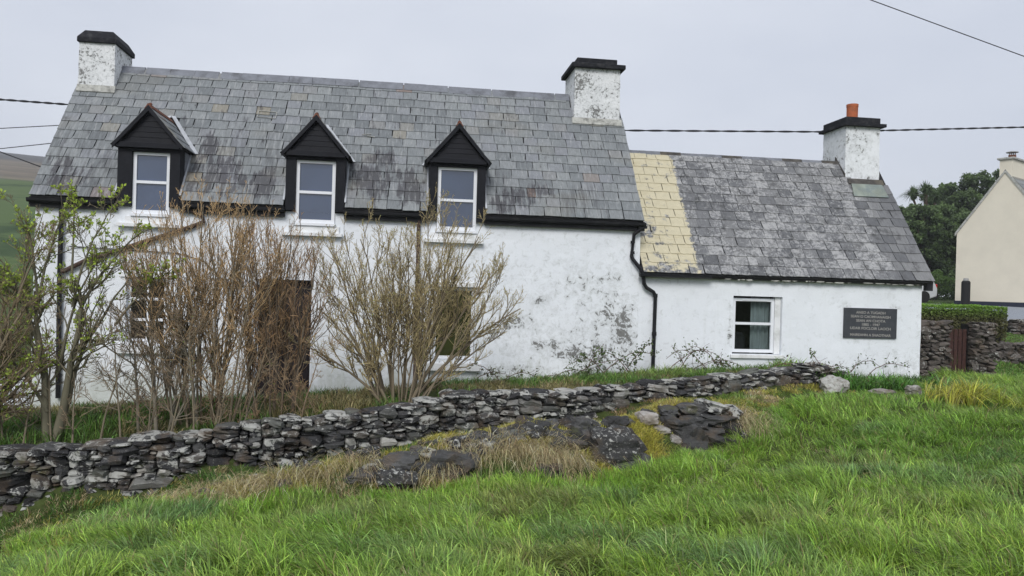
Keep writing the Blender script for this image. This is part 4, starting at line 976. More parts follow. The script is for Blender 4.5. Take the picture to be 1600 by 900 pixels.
# field: near zone fine blades
rs = np.random.default_rng(101)
def pf(x, y): return (y < front_y(x)) & in_view(x, y) & (vnoise(x, y, .22, 19) + .35 * rs.random(len(x)) > .38)
x, y = tufts((-9, 1.5, -11.2, -4.0), 60, lambda x, y: pf(x, y) * (y < -6.2) * 1.0, rs)
wd = 2.6 + 2.6 * (fbm(x, y, 1.3, 5) - .5) * 2; big = fbm(x, y, .55, 15)
make_grass('field_grass', x, y, rs.integers(34, 62, len(x)), .085, .20 + .19 * np.clip((big - .3) * 2, 0, 1.2), wd, .75, mixcol(x, y, rs), .0078, 1, droop=.45)
x, y = tufts((-9, 14, -6.2, 2.8), 48, lambda x, y: pf(x, y) * 1.0, rs)
wd = 2.6 + 2.6 * (fbm(x, y, 1.3, 5) - .5) * 2; big = fbm(x, y, .55, 15)
make_grass('field_grass', x, y, rs.integers(26, 46, len(x)), .10, .17 + .17 * np.clip((big - .3) * 2, 0, 1.2), wd, .7, mixcol(x, y, rs), .0095, 2, droop=.45)
x, y = tufts((1, 12, -10, -4.0), 30, lambda x, y: pf(x, y) * (y < -4.0) * (x > 1.5) * 1.0, rs)
wd = 2.6 + 2.6 * (fbm(x, y, 1.3, 5) - .5) * 2; big = fbm(x, y, .55, 15)
make_grass('field_grass', x, y, rs.integers(30, 50, len(x)), .10, .18 + .19 * np.clip((big - .3) * 2, 0, 1.2), wd, .75, mixcol(x, y, rs), .009, 3, droop=.45)
# edge tufts along the front of the bank: taller, upright
xe = rs.uniform(-7.6, 1.8, 420); ye = front_y(xe) - rs.uniform(-.06, .45, 420)
make_grass('bank_edge_grass', xe, ye, 36, .09, .13 + .10 * vnoise(xe, ye, .4, 3), rs.uniform(0, 6.28, 420), .35, mixcol(xe, ye, rs) * np.array([.95, 1.05, .9]), .0075, 4)
# pale, dead strands lying over the field
xd, yd = tufts((-6, 6, -9.8, -4.2), 6.0, lambda x, y: pf(x, y) * (fbm(x, y, .9, 71) > .53) * 1.0, rs)
make_grass('dead_grass', xd, yd, 16, .13, .26, rs.uniform(0, 6.28, len(xd)), 1.2, np.tile(np.array([.50, .46, .27]), (len(xd), 1)) * rs.uniform(.7, 1.15, (len(xd), 1)), .005, 5, droop=.5)
# yellow mossy grass on the bank
def bank_y(x): return np.interp(x, BANK[:, 0], BANK[:, 1])
def pb(x, y):
    return ((y > front_y(x) - .12) & (y < bank_y(x) + .38) & (x < 1.7) & (fbm(x, y, .45, 23) > .36) & in_view(x, y)) * 1.0
xb, yb = tufts((-8.8, 1.8, -8.4, -2.0), 95, pb, rs)
t = fbm(xb, yb, .5, 33)[:, None]; t2 = vnoise(xb, yb, .9, 44)[:, None]
cb = np.where(t < .45, YG, np.where(t < .58, np.array([.16, .23, .05]), DRY)) * (.8 + .4 * t2)
k = np.abs(xb + 1.30) < 0
make_grass('bank_grass', xb, yb, 30, .08, .075 + .05 * t[:, 0], rs.uniform(0, 6.28, len(xb)), .7, cb, .0065, 6, out=1.0)
wt_s = rs.uniform(.2, cum[-1] - .2, 60); wx_ = np.interp(wt_s, cum, WALL_TOP[:, 0]); wy_ = np.interp(wt_s, cum, WALL_TOP[:, 1]) + .24
make_grass('wall_top_grass', wx_, wy_, 26, .10, .20, rs.uniform(0, 6.28, 60), .8, np.where(rs.random((60, 1)) > .5, np.array([.16, .28, .05]), np.array([.34, .32, .09])), .008, 140, zoff=.05)
xw, yw = tufts((-4.2, 5.6, -1.6, .0), 16, lambda x, y: (y > np.interp(x, WALL_TOP[:, 0], WALL_TOP[:, 1]) + .5) * (fbm(x, y, .7, 9) > .40) * 1.0, rs)
make_grass('garden_weeds', xw, yw, 18, .12, .26, rs.uniform(0, 6.28, len(xw)), .8, np.tile(np.array([.15, .25, .05]), (len(xw), 1)) * rs.uniform(.6, 1.3, (len(xw), 1)), .014, 141)
# drooping dead grass over the bank's front rocks
for j, (cx, cy, sp, nn) in enumerate([(-3.45, -5.15, .28, 26), (-2.55, -5.1, .28, 34), (-5.6, -5.5, .35, 22), (-6.3, -5.7, .3, 20), (.35, -3.75, .16, 22), (-7.3, -6.5, .3, 12), (-4.9, -5.5, .25, 14), (-3.95, -5.3, .15, 10)]):
    x_ = rs.normal(cx, sp, nn); y_ = rs.normal(cy, .12, nn)
    make_grass('dry_grass', x_, y_, 26, .10, .34, np.full(nn, -1.57) + rs.normal(0, .5, nn), 1.0, np.tile(np.array([.60, .50, .29]), (nn, 1)) * rs.uniform(.7, 1.15, (nn, 1)), .0055, 60 + j, droop=.75, zoff=.03)
# yellow-green hummock grass right of the large boulder and over the wall end
for j, (cx, cy, sx_, sy_, nn, z_) in enumerate([(-1.32, -4.25, .13, .24, 90, .02), (-.75, -3.35, .32, .2, 60, .0), (-2.75, -4.85, .22, .15, 55, .05), (-3.1, -4.6, .35, .12, 50, .03), (-4.0, -4.95, .3, .1, 30, .03), (-6.2, -5.55, .35, .12, 40, .02), (-7.6, -6.75, .25, .2, 50, .02), (-1.95, -5.0, .10, .08, 14, 0), (-5.0, -5.3, .3, .12, 30, 0)]):
    x_ = rs.normal(cx, sx_, nn); y_ = rs.normal(cy, sy_, nn)
    make_grass('yellow_grass_hummock', x_, y_, 42, .075, .13, rs.uniform(0, 6.28, nn), .75, np.tile(np.array([.46, .42, .08]), (nn, 1)) * rs.uniform(.75, 1.2, (nn, 1)), .006, 80 + j, out=1.1, zoff=z_)
xs_, ys_ = tufts((-9.6, -2.0, -8.6, -3.4), 55, lambda x, y: ((y > front_y(x) - .2) & (y < np.interp(x, WALL_TOP[:, 0], WALL_TOP[:, 1]) - .17) & (fbm(x, y, .5, 87) > .18)) * 1.0, rs)
tq = fbm(xs_, ys_, .6, 88)[:, None]
make_grass('bank_turf', xs_, ys_, 26, .09, .09 + .06 * tq[:, 0], rs.uniform(0, 6.28, len(xs_)), .8, np.where(tq > .52, np.array([.13, .24, .04]), np.where(tq > .42, np.array([.38, .35, .08]), np.array([.52, .42, .24]))), .007, 86)
xs_, ys_ = tufts((-1.8, 3.2, -4.0, -1.3), 55, lambda x, y: ((y > front_y(x) - .1) & (y < np.interp(x, WALL_TOP[:, 0], WALL_TOP[:, 1]) - .15)) * 1.0, rs)
tq = fbm(xs_, ys_, .4, 98)[:, None]
make_grass('bank_turf', xs_, ys_, 26, .09, .08 + .05 * tq[:, 0], rs.uniform(0, 6.28, len(xs_)), .8, np.where(tq > .55, np.array([.17, .26, .05]), np.where(tq > .45, np.array([.40, .37, .08]), np.array([.30, .20, .11]))), .008, 89)
# ditch grass between bank and wall (left), dark green
xq, yq = tufts((-8.9, -3.2, -6.5, -3.6), 40, lambda x, y: ((y > bank_y(x) + .15) & (y < np.interp(x, WALL_TOP[:, 0], WALL_TOP[:, 1]) - .16) & (x > -8.9) & (y < np.interp(x, [-7.4, -5.5, -4.4], [-4.3, -4.3, -4.2]))) * 1.0, rs)
make_grass('ditch_grass', xq, yq, 26, .09, .15, rs.uniform(0, 6.28, len(xq)), .6, np.tile(np.array([.07, .15, .025]), (len(xq), 1)), .009, 8)
# garden grass behind the wall
def pg(x, y):
    return ((y > np.interp(x, WALL_TOP[:, 0], WALL_TOP[:, 1]) + .42) & (y < .05) & (fbm(x, y, .8, 63) > .25)) * 1.0
xq, yq = tufts((-12, 3.0, -4.2, 0), 42, pg, rs)
t = fbm(xq, yq, .7, 65)[:, None]
make_grass('garden_grass', xq, yq, 24, .10, .15 + .14 * t[:, 0], rs.uniform(0, 6.28, len(xq)), .6, np.where(t > .5, np.array([.11, .21, .04]), np.array([.25, .22, .10])), .011, 9)
# grass right against the wing wall and the strappy leaf clumps
for j, (label, cx, cy, sp, nn, Lc, c_, wd_) in enumerate([
        ('bright green strap-leaved clump at the foot of the wing window', 2.75, -.5, .22, 14, .46, (.20, .33, .06), .017),
        ('wide dark green strappy clump below the plaque', 3.95, -1.35, .48, 44, .42, (.11, .25, .045), .020),
        ('green grass clump at the foot of the black downpipe', .05, -1.0, .38, 34, .36, (.20, .30, .07), .014),
        ('yellowing tall grass clump standing in the field below the plaque', 4.55, -2.6, .24, 20, .58, (.42, .42, .07), .015),
        ('dark strappy clump left of the wing corner', 5.0, -.7, .3, 16, .26, (.08, .18, .04), .016),
        ('tall yellow-tipped sedge clump at the right side of the field', 5.05, -2.75, .16, 12, .50, (.36, .42, .07), .013)]):
    x_ = rs.normal(cx, sp, nn); y_ = rs.normal(cy, .16, nn)
    o = make_grass('grass_clump', x_, y_, 30, .08, Lc, rs.uniform(0, 6.28, nn), .7, np.tile(np.array(c_), (nn, 1)) * rs.uniform(.75, 1.2, (nn, 1)), wd_, 120 + j, droop=.5)
    if 'kind' in o: del o['kind']
    tag(o, label, 'grass clump')

# ------------------------------------------------------------------ shrubs
def tubes_np(P, Rr, k):
    """P (B,n,3), Rr (B,n) -> verts, quad faces"""
    B_, n_, _ = P.shape
    T = np.gradient(P, axis=1); T /= np.linalg.norm(T, axis=2, keepdims=True) + 1e-9
    ref = np.array([.21, .37, .9]); A = np.cross(T, ref); A /= np.linalg.norm(A, axis=2, keepdims=True) + 1e-9; C = np.cross(T, A)
    an = np.arange(k) * 2 * np.pi / k
    V = P[:, :, None, :] + Rr[:, :, None, None] * (A[:, :, None, :] * np.cos(an)[None, None, :, None] + C[:, :, None, :] * np.sin(an)[None, None, :, None])
    b = np.arange(B_)[:, None, None] * n_ * k; i = np.arange(n_ - 1)[None, :, None] * k; j = np.arange(k)[None, None, :]; j2 = (j + 1) % k
    F = np.stack([b + i + j, b + i + j2, b + i + k + j2, b + i + k + j], -1).reshape(-1, 4)
    return V.reshape(-1, 3), F
def spawn(P, Rr, m, t0, ang, ratio, lj, n_, up, r_, rr=.6, absL=None):
    """children of each polyline"""
    B_, pn, _ = P.shape; idx = np.repeat(np.arange(B_), m); N = len(idx)
    t = r_.uniform(t0, .98, N); f = t * (pn - 1); i0 = np.minimum(f.astype(int), pn - 2); fr = (f - i0)[:, None]
    base = P[idx, i0] * (1 - fr) + P[idx, i0 + 1] * fr; tan = P[idx, i0 + 1] - P[idx, i0]; tan /= np.linalg.norm(tan, axis=1, keepdims=True) + 1e-9
    rb = Rr[idx, i0] * (1 - fr[:, 0]) + Rr[idx, i0 + 1] * fr[:, 0]
    Lp = np.linalg.norm(np.diff(P, axis=1), axis=2).sum(1)[idx]
    az = r_.uniform(0, 2 * np.pi, N); ref = np.array([.3, .2, .9]); A = np.cross(tan, ref); A /= np.linalg.norm(A, axis=1, keepdims=True) + 1e-9; C = np.cross(tan, A)
    a = ang * r_.uniform(.6, 1.4, N)
    d = tan * np.cos(a)[:, None] + (A * np.cos(az)[:, None] + C * np.sin(az)[:, None]) * np.sin(a)[:, None]
    Lc = (Lp * ratio * (1.15 - .75 * t) if absL is None else np.full(N, absL)) * r_.uniform(1 - lj, 1 + lj, N)
    out_ = np.zeros((N, n_, 3)); out_[:, 0] = base; step = Lc / (n_ - 1)
    for q in range(1, n_):
        d = d + np.array([0, 0, up]) / (n_ - 1) + r_.normal(0, .16, (N, 3)); d /= np.linalg.norm(d, axis=1, keepdims=True)
        out_[:, q] = out_[:, q - 1] + d * step[:, None]
    r0 = np.minimum(rb * rr, .02); R2 = r0[:, None] * np.linspace(1, .45, n_)[None]
    return out_, R2
def shrub(label, stems, seed, levels, bark, twig, budc=None, budn=0, budsz=.02, cat='shrub', kmin=.0026, group=None, name='bare_shrub', leafy=False):
    r_ = np.random.default_rng(seed); base = np.mean([s[0] for s in stems], 0)
    base = Vector(stems[0][0]); root = thing(name, label, cat, base)
    def loc(V): return V - np.array(base)[None]
    allP = []
    n0 = 9
    for (a, b, rad, bow) in stems:
        a = np.array(a, float); b = np.array(b, float); t = np.linspace(0, 1, n0)[:, None]
        P = a + (b - a) * np.concatenate([t ** 1.0] * 2 + [t], 1); side = b - a; side[2] = 0
        P += bow * (side * (-(t * (1 - t)) * .9)) ; P += np.cumsum(r_.normal(0, .020 * np.linalg.norm(b - a), (n0, 3)), 0) * t * .6
        Rr = rad * (1 - .80 * t[:, 0]) + .002
        V, Fq = tubes_np(P[None], Rr[None], 7); c = np.tile(np.array(bark), (len(V), 1)) * r_.uniform(.8, 1.15, (len(V), 1))
        np_mesh('stem', loc(V), Fq, M['twig'], root, c, True); allP.append((P, Rr))
    P = np.array([p for p, _ in allP]); Rr = np.array([q for _, q in allP]); VV = []; FF = []; CC = []; nv = 0; tips = []
    for li, (m, t0, ang, ratio, up, n_, k, rr) in enumerate(levels):
        P, Rr = spawn(P, Rr, m, t0, ang, ratio, .35, n_, up, r_, rr); Rr = np.maximum(Rr, kmin)
        V, Fq = tubes_np(P, Rr, k); VV.append(loc(V)); FF.append(Fq + nv); nv += len(V)
        f = li / max(1, len(levels) - 1); cc = (np.array(bark) * (1 - f) + np.array(twig) * f)
        CC.append(np.repeat(cc[None] * r_.uniform(.65, 1.3, (len(P), 1)), V.shape[0] // len(P), 0))
        if li >= len(levels) - 2: tips.append(P)
    o = np_mesh('twigs', np.concatenate(VV), np.concatenate(FF), M['twig'], root, np.concatenate(CC)); o['kind'] = 'stuff'
    if budn:
        T = np.concatenate([p.reshape(-1, 3)[r_.random(p.shape[0] * p.shape[1]) < budn] for p in tips]); N = len(T)
        if leafy:
            m_ = 4; T = np.repeat(T, m_, 0) + r_.normal(0, budsz * .25, (N * m_, 3)); N = len(T)
        u = r_.normal(0, 1, (N, 3)); u[:, 2] = np.abs(u[:, 2]) * .9 + .2; u /= np.linalg.norm(u, axis=1, keepdims=True); v = np.cross(u, r_.normal(0, 1, (N, 3))); v /= np.linalg.norm(v, axis=1, keepdims=True)
        s = budsz * r_.uniform(.5, 1.3, (N, 1)); V = np.stack([T, T + u * s * .5 + v * s * .28, T + u * s, T + u * s * .5 - v * s * .28], 1).reshape(-1, 3)
        c = np.repeat(np.array(budc)[None] * r_.uniform(.6, 1.35, (N, 1)), 4, 0)
        o = np_mesh('leaf_buds', loc(V), np.arange(4 * N).reshape(-1, 4), M['leaf'], root, c); o['kind'] = 'stuff'
    return root
BK = (.20, .165, .115); TW = (.62, .42, .22); TWB = (.28, .21, .13)
def fan(cx, cy, hw, top, n_, seed, base_w=.18, zb=None, tops=None, rad=.022):
    r_ = np.random.default_rng(seed); S = []
    for i in range(n_):
        u = (i + .5) / n_ * 2 - 1 + r_.normal(0, .06); bx = cx + u * base_w + r_.normal(0, .03); by = cy + r_.normal(0, .10)
        h_ = top * (1 - .14 * abs(u) ** 2.2) * r_.uniform(.84, 1.02); z0 = (gz(bx, by) if zb is None else zb) - .08
        S.append(((bx, by, z0), (cx + u * hw + r_.normal(0, .06), cy + r_.uniform(-.45, .5), h_), rad * r_.uniform(.7, 1.3), r_.uniform(-.1, .5)))
    return S
LV = [(11, .12, .42, .50, .9, 7, 4, .7), (6, .1, .5, .46, .8, 5, 3, .75), (3, .1, .8, .34, .4, 3, 3, .85)]
LV2 = [(11, .15, .42, .46, .9, 7, 4, .7), (7, .1, .55, .46, .7, 5, 3, .75), (5, .1, .8, .36, .4, 3, 3, .85)]
# left tree, two leaning trunks with green buds
g0 = gz(-8.68, -3.72)
shrub('small tree with two olive trunks and opening green buds at the left', [
    ((-8.72, -3.72, g0 - .1), (-8.90, -3.7, 2.0), .060, .5), ((-8.66, -3.72, g0 - .1), (-8.45, -3.7, 2.1), .066, -2.2), ((-8.50, -3.7, g0 + .45), (-7.85, -3.6, 1.95), .034, .9), ((-8.80, -3.7, .9), (-9.3, -3.7, 2.3), .026, .5),
    ((-8.45, -3.7, 1.5), (-7.7, -3.6, 2.75), .024, .6), ((-8.85, -3.7, 1.5), (-9.4, -3.8, 2.2), .02, .4), ((-8.62, -3.7, .9), (-8.2, -3.6, 2.5), .022, .5), ((-8.72, -3.75, .4), (-9.5, -3.8, 1.3), .024, .5),
    ((-8.48, -3.7, 1.7), (-8.1, -3.6, 3.0), .018, .7), ((-8.88, -3.7, 1.7), (-8.75, -3.6, 3.05), .018, .9), ((-8.88, -3.7, 1.6), (-9.2, -3.6, 2.9), .018, .9), ((-8.5, -3.7, 1.9), (-8.5, -3.6, 3.1), .016, .4), ((-8.0, -3.6, 1.5), (-7.3, -3.6, 2.2), .016, .5)],
    5, [(10, .25, .7, .42, .45, 7, 4, .55), (7, .2, .6, .5, .45, 5, 3, .65), (4, .2, .7, .45, .3, 3, 3, .8)], (.16, .15, .105), (.27, .225, .155), (.36, .47, .07), .075, .045, leafy=True, name='budding_tree', cat='tree')
shrub('bushy brown shrub cut by the left edge of the picture', [((-9.6, -4.0, -.1), (-8.7, -3.95, 1.25), .04, .3), ((-9.6, -4.0, -.1), (-8.85, -3.9, 1.9), .035, .4), ((-9.6, -4.0, -.1), (-9.1, -3.9, 2.3), .03, .2), ((-9.6, -4, -.1), (-8.5, -3.9, 1.0), .03, .5), ((-9.5, -4, -.1), (-8.9, -3.9, 2.6), .03, .5), ((-9.5, -4.1, .2), (-8.9, -4, .9), .03, .4)],
      6, [(11, .2, .6, .42, .4, 6, 4, .55), (8, .2, .6, .5, .4, 5, 3, .65), (4, .2, .6, .5, .3, 3, 3, .8)], BK, TWB, (.32, .42, .07), .06, .04, leafy=True)
shrub('thin grey saplings between the budding tree and the tall brown shrub', [((-7.72, -3.5, -.05), (-7.85, -3.5, 1.9), .018, .5), ((-7.6, -3.5, 0), (-7.35, -3.4, 1.5), .014, .3), ((-7.5, -3.5, 0), (-7.7, -3.4, 2.3), .026, .2), ((-7.35, -3.45, 0), (-6.9, -3.4, 1.2), .016, .5), ((-7.3, -3.45, 0), (-7.5, -3.4, 1.3), .014, .4), ((-7.0, -3.4, 0), (-7.3, -3.4, 1.7), .02, .2), ((-7.4, -3.4, 0), (-7.0, -3.3, 2.0), .018, .2)],
      7, [(13, .2, .65, .40, .35, 6, 4, .6), (7, .2, .6, .5, .3, 4, 3, .65), (4, .2, .6, .5, .2, 3, 3, .8)], (.20, .18, .14), (.33, .25, .17), (.2, .28, .06), .03, .02)
shrub('low tangled brown undergrowth at the feet of the tall shrubs by the door', [((-7.9 + .27 * i, -3.3 + .12 * (i % 2), .05), (-7.8 + .27 * i + .45 * math.sin(i * 2.7), -3.2, .75 + .3 * (i % 3)), .010, .6) for i in range(10)], 19, [(9, .1, .9, .5, .15, 6, 4, .6), (6, .1, .9, .5, .1, 4, 3, .65), (3, .2, .7, .5, .1, 3, 3, .8)], (.24, .18, .12), (.42, .29, .17), (.2, .28, .06), .03, .02)
shrub('low scrubby thicket at the foot of the budding tree behind the wall', [((-9.2 + .28 * i, -3.8 - .1 * (i % 2), 0), (-9.3 + .30 * i + .2 * math.sin(i * 2.1), -3.7, .9 + .35 * (i % 3)), .012, .4) for i in range(11)], 17, [(9, .1, .8, .45, .2, 6, 4, .6), (6, .2, .7, .5, .2, 4, 3, .65), (3, .2, .6, .5, .2, 3, 3, .8)], (.2, .17, .12), (.32, .24, .16), (.2, .28, .06), .03, .022)
shrub('tall brown twiggy shrub in front of the left door side', fan(-6.95, -3.25, 1.0, 3.0, 17, 21, .42, rad=.015), 8, LV, BK, TW, (.22, .20, .08), .07, .016)
shrub('dense dark-stemmed shrub growing right in front of the door', fan(-6.15, -2.95, .50, 2.8, 11, 22, .28, rad=.015), 9, LV, (.15, .12, .09), (.42, .27, .15), (.25, .22, .09), .05, .016)
S5 = fan(-4.42, -2.75, 1.2, 2.95, 16, 23, .28, rad=.015) + [((-4.3, -2.75, .3), (-2.80, -2.7, 1.75), .03, .55), ((-4.3, -2.8, .3), (-2.95, -2.6, 2.35), .03, .4), ((-4.2, -2.75, .3), (-2.9, -2.6, 1.35), .022, .7), ((-4.6, -2.8, .3), (-5.8, -3.0, 1.2), .025, .6), ((-4.55, -2.8, .3), (-5.6, -2.9, 1.9), .025, .5), ((-4.3, -2.7, .3), (-3.3, -2.6, 2.7), .026, .4)]
shrub('wide fan-shaped bare shrub below the middle and right dormers', S5, 10, LV2, BK, (.50, .41, .22), (.30, .33, .09), .12, .022)
# brambles at the wall foot
def bramble(label, canes, seed, leafc=(.05, .075, .03), nleaf=26):
    r_ = np.random.default_rng(seed); root = thing('bramble', label, 'bramble', canes[0][0]); b0 = np.array(canes[0][0]); LV_ = []; 
    allp = []
    for (a, b, h_) in canes:
        a = np.array(a, float); b = np.array(b, float); t = np.linspace(0, 1, 12)[:, None]; P = a + (b - a) * t; P[:, 2] += h_ * (4 * t * (1 - t))[:, 0]; P += np.cumsum(r_.normal(0, .012, P.shape), 0)
        V, Fq = tubes_np(P[None], np.linspace(.009, .004, 12)[None], 5); np_mesh('cane', V - b0, Fq, M['twig'], root, np.tile(np.array([.14, .09, .075]), (len(V), 1)), True); allp.append(P)
    P = np.array(allp); Q, q = spawn(P, np.full(P.shape[:2], .005), 9, .1, 1.0, .22, .5, 5, .1, r_); q = np.maximum(q, .0028); V, Fq = tubes_np(Q, q, 3)
    o = np_mesh('twigs', V - b0, Fq, M['twig'], root, np.tile(np.array([.15, .11, .09]), (len(V), 1))); o['kind'] = 'stuff'
    T = np.concatenate([P.reshape(-1, 3), Q.reshape(-1, 3)]); T = T[r_.integers(0, len(T), nleaf * len(canes))] + r_.normal(0, .025, (nleaf * len(canes), 3)); N = len(T)
    u = r_.normal(0, 1, (N, 3)); u /= np.linalg.norm(u, axis=1, keepdims=True); v = np.cross(u, r_.normal(0, 1, (N, 3))); v /= np.linalg.norm(v, axis=1, keepdims=True); s = r_.uniform(.03, .07, (N, 1))
    V = np.stack([T, T + u * s * .5 + v * s * .32, T + u * s, T + u * s * .5 - v * s * .32], 1).reshape(-1, 3)
    o = np_mesh('leaves', V - b0, np.arange(4 * N).reshape(-1, 4), M['leaf'], root, np.repeat(np.array(leafc)[None] * r_.uniform(.6, 1.7, (N, 1)), 4, 0)); o['kind'] = 'stuff'
bramble('tangled bramble with dark leaves left of the black downpipe', [((-1.6, -.5, .35), (-.2, -.4, .75), .25), ((-1.3, -.5, .35), (-.75, -.35, 1.2), .1), ((-1.0, -.5, .4), (.2, -.3, .95), .25), ((-.7, -.5, .4), (-1.5, -.4, .7), .3), ((-.6, -.5, .4), (.1, -.3, 1.15), .1), ((-1.9, -.6, .35), (-1.0, -.5, .5), .25), ((-.3, -.5, .45), (-.9, -.3, .95), .2), ((-1.7, -.7, .4), (-.9, -.6, .55), .12), ((-1.4, -.7, .4), (-.5, -.6, .6), .12)], 71, (.085, .12, .045), nleaf=90)
bramble('arching thorny bramble between the downpipe and the wing window', [((.3, -.4, .5), (1.5, -.35, .85), .35), ((.6, -.4, .5), (1.9, -.35, .75), .25), ((1.3, -.4, .5), (.4, -.35, .9), .3), ((.9, -.4, .5), (.5, -.35, 1.15), .1), ((1.5, -.4, .5), (.75, -.3, 1.0), .25), ((1.6, -.4, .55), (1.0, -.4, .7), .2), ((.5, -.4, .5), (1.2, -.3, 1.0), .2), ((1.9, -.4, .55), (1.3, -.3, .8), .1)], 72, (.085, .12, .045), nleaf=34)
bramble('low reddish bramble trailing under the plaque', [((3.0, -.6, .6), (4.0, -.4, .8), .15), ((4.2, -.5, .55), (5.1, -.4, .75), .2), ((3.4, -.6, .6), (3.2, -.4, 1.1), .05), ((3.7, -.6, .6), (4.6, -.4, .85), .15), ((3.1, -.7, .65), (3.9, -.6, .7), .1)], 73, (.07, .11, .03), 40)
bramble('dry bramble in the corner below the right ground-floor window', [((-3.4, -1.2, .3), (-2.6, -1.0, .6), .2), ((-3.0, -1.2, .3), (-2.1, -1.0, .5), .25), ((-2.6, -1.2, .3), (-3.2, -1.0, .7), .15), ((-2.3, -1.0, .3), (-1.6, -.8, .55), .15), ((-2.9, -1.3, .35), (-2.2, -1.2, .4), .15)], 74, (.10, .11, .05), 40)
bramble('leafless bramble growing over the end of the dry stone wall', [((2.3, -1.1, .8), (3.2, -1.2, .85), .08), ((2.6, -1.1, .8), (3.5, -1.3, .72), .1), ((2.1, -1.0, .8), (2.9, -1.2, .9), .06)], 75, (.09, .07, .04), 14)

# ------------------------------------------------------------------ cables
def cable(label, pts, r_=.012, twisted=False, name='power_cable', sag=.0):
    P = [Vector(p) for p in pts]
    c_ = thing(name, label, 'cable', P[0])
    path = []
    for i in range(len(P) - 1):
        for t in np.linspace(0, 1, 60 if twisted else 14, endpoint=False): path.append(P[i].lerp(P[i + 1], float(t)) - P[0])
    path.append(P[-1] - P[0])
    if twisted:
        for ph in (0, math.pi):
            Q = [p + Vector((0, math.cos(i * .55 + ph), math.sin(i * .55 + ph))) * r_ * .9 for i, p in enumerate(path)]
            MB().tube(Q, r_, 5).build('strand', M['rope'], c_)
    else:
        MB().tube(path, r_, 6).build('strand', M['rope'], c_)
cable('twisted black cable crossing the sky behind the cottage roofs', [(-22, 8, 6.9), (-16.64, 8, 6.69), (-13.48, 8, 6.63), (-6, 8, 6.6), (1.86, 8, 6.8), (7.94, 8, 7.1), (10.03, 8, 7.26), (14.75, 8, 7.63), (19.32, 8, 8.07), (30, 8, 9.3)], .017, True)
cable('thin upper wire reaching the left verge of the cottage roof', [(-14.5, 2.6, 4.80), (-12.4, 2.5, 4.95), (-11.13, 2.0, 4.98), (-10.7, 1.9, 4.98)], .008)
cable('thin lower wire rising towards the left verge of the cottage', [(-14.5, 2.6, 4.1), (-12.39, 2.5, 4.55), (-11.29, 2.0, 4.62), (-10.7, 1.8, 4.65)], .008)
cable('dark wire sloping down to the lower left of the roof', [(-14.5, 2.9, 5.4), (-12.39, 2.5, 4.49), (-11.31, 1.6, 4.14), (-10.7, 1.4, 3.95)], .012)
cable('single wire slanting across the top right corner of the sky', [(3.8, 1, 8.67), (5.04, 1, 8.32), (8.62, 1, 7.39), (11, 1, 6.85), (14, 1, 6.3)], .010)

# ------------------------------------------------------------------ gate, garden walls and hedge to the right
def straight_wall(label, p0, p1, zb, zt, seed, n_max=298, depth=.3, hr=(.09, .22), wr=(.16, .42)):
    p0 = np.array(p0, float); p1 = np.array(p1, float); L_ = float(np.hypot(*(p1 - p0))); an = math.atan2(*(p1 - p0)[::-1])
    t = thing('stone_wall', label, 'stone wall', (p0[0], p0[1], 0))
    f = lambda s: tuple((p1 - p0) * s / L_)
    stone_wall(t, L_, lambda s: zb, lambda s: zt + .05 * (float(vnoise(s + seed, 0, .3, 7)) - .5), f, lambda s: an, GM, M['gstone'], seed, wr, hr, depth, n_max)
    o = MB().box(0, L_, .06, .3, zb - .4, zt - .07).build('hearting', M['core'], t); o.rotation_euler = (0, 0, an)
    return t
straight_wall('brown stone wall between the wing corner and the red gate', (5.95, 1.62), (7.46, 1.52), .25, 1.66, 201)
straight_wall('brown stone pier to the right of the red gate', (7.93, 1.50), (8.50, 1.48), .25, 1.66, 202)
straight_wall('low grey stone wall at the right edge below the lawn', (11.0, 4.9), (14.5, 5.1), .2, 1.02, 203)
straight_wall('dark retaining wall below the gravel yard', (15.5, 9.2), (19.5, 8.6), .7, 1.55, 204, wr=(.2, .5))
gt = thing('garden_gate', 'narrow red-brown boarded gate in the stone wall opening', 'gate', (7.70, 1.56, .42))
for i in range(4): pbox('board', M['gate'], gt, -.21 + i * .106, -.21 + i * .106 + .085, -.012, .012, 0, 1.06, bevel=.004)
for z in (.2, .82): pbox('rail', M['gate'], gt, -.22, .215, .013, .045, z, z + .08)
pbox('hinge_post', M['gate'], gt, -.26, -.222, -.03, .05, -.1, 1.1)
# hedge
def leaf_cloud(N, sampler, size, c1, c2, seed, name='foliage', parent=None, flat=.0):
    r_ = np.random.default_rng(seed); T, tone = sampler(N, r_); N = len(T)
    u = r_.normal(0, 1, (N, 3)); u /= np.linalg.norm(u, axis=1, keepdims=True); v = np.cross(u, r_.normal(0, 1, (N, 3))); v /= np.linalg.norm(v, axis=1, keepdims=True); s = size * r_.uniform(.5, 1.4, (N, 1))
    V = np.stack([T - u * s * .5, T + v * s * .3, T + u * s * .5, T - v * s * .3], 1)
    if parent: V = V - np.array(parent.location)[None, None]
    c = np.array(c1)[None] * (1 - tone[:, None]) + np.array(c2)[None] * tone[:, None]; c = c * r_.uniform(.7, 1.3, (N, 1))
    o = np_mesh(name, V.reshape(-1, 3), np.arange(4 * N).reshape(-1, 4), M['leaf'], parent, np.repeat(c, 4, 0)); o['kind'] = 'stuff'; return o
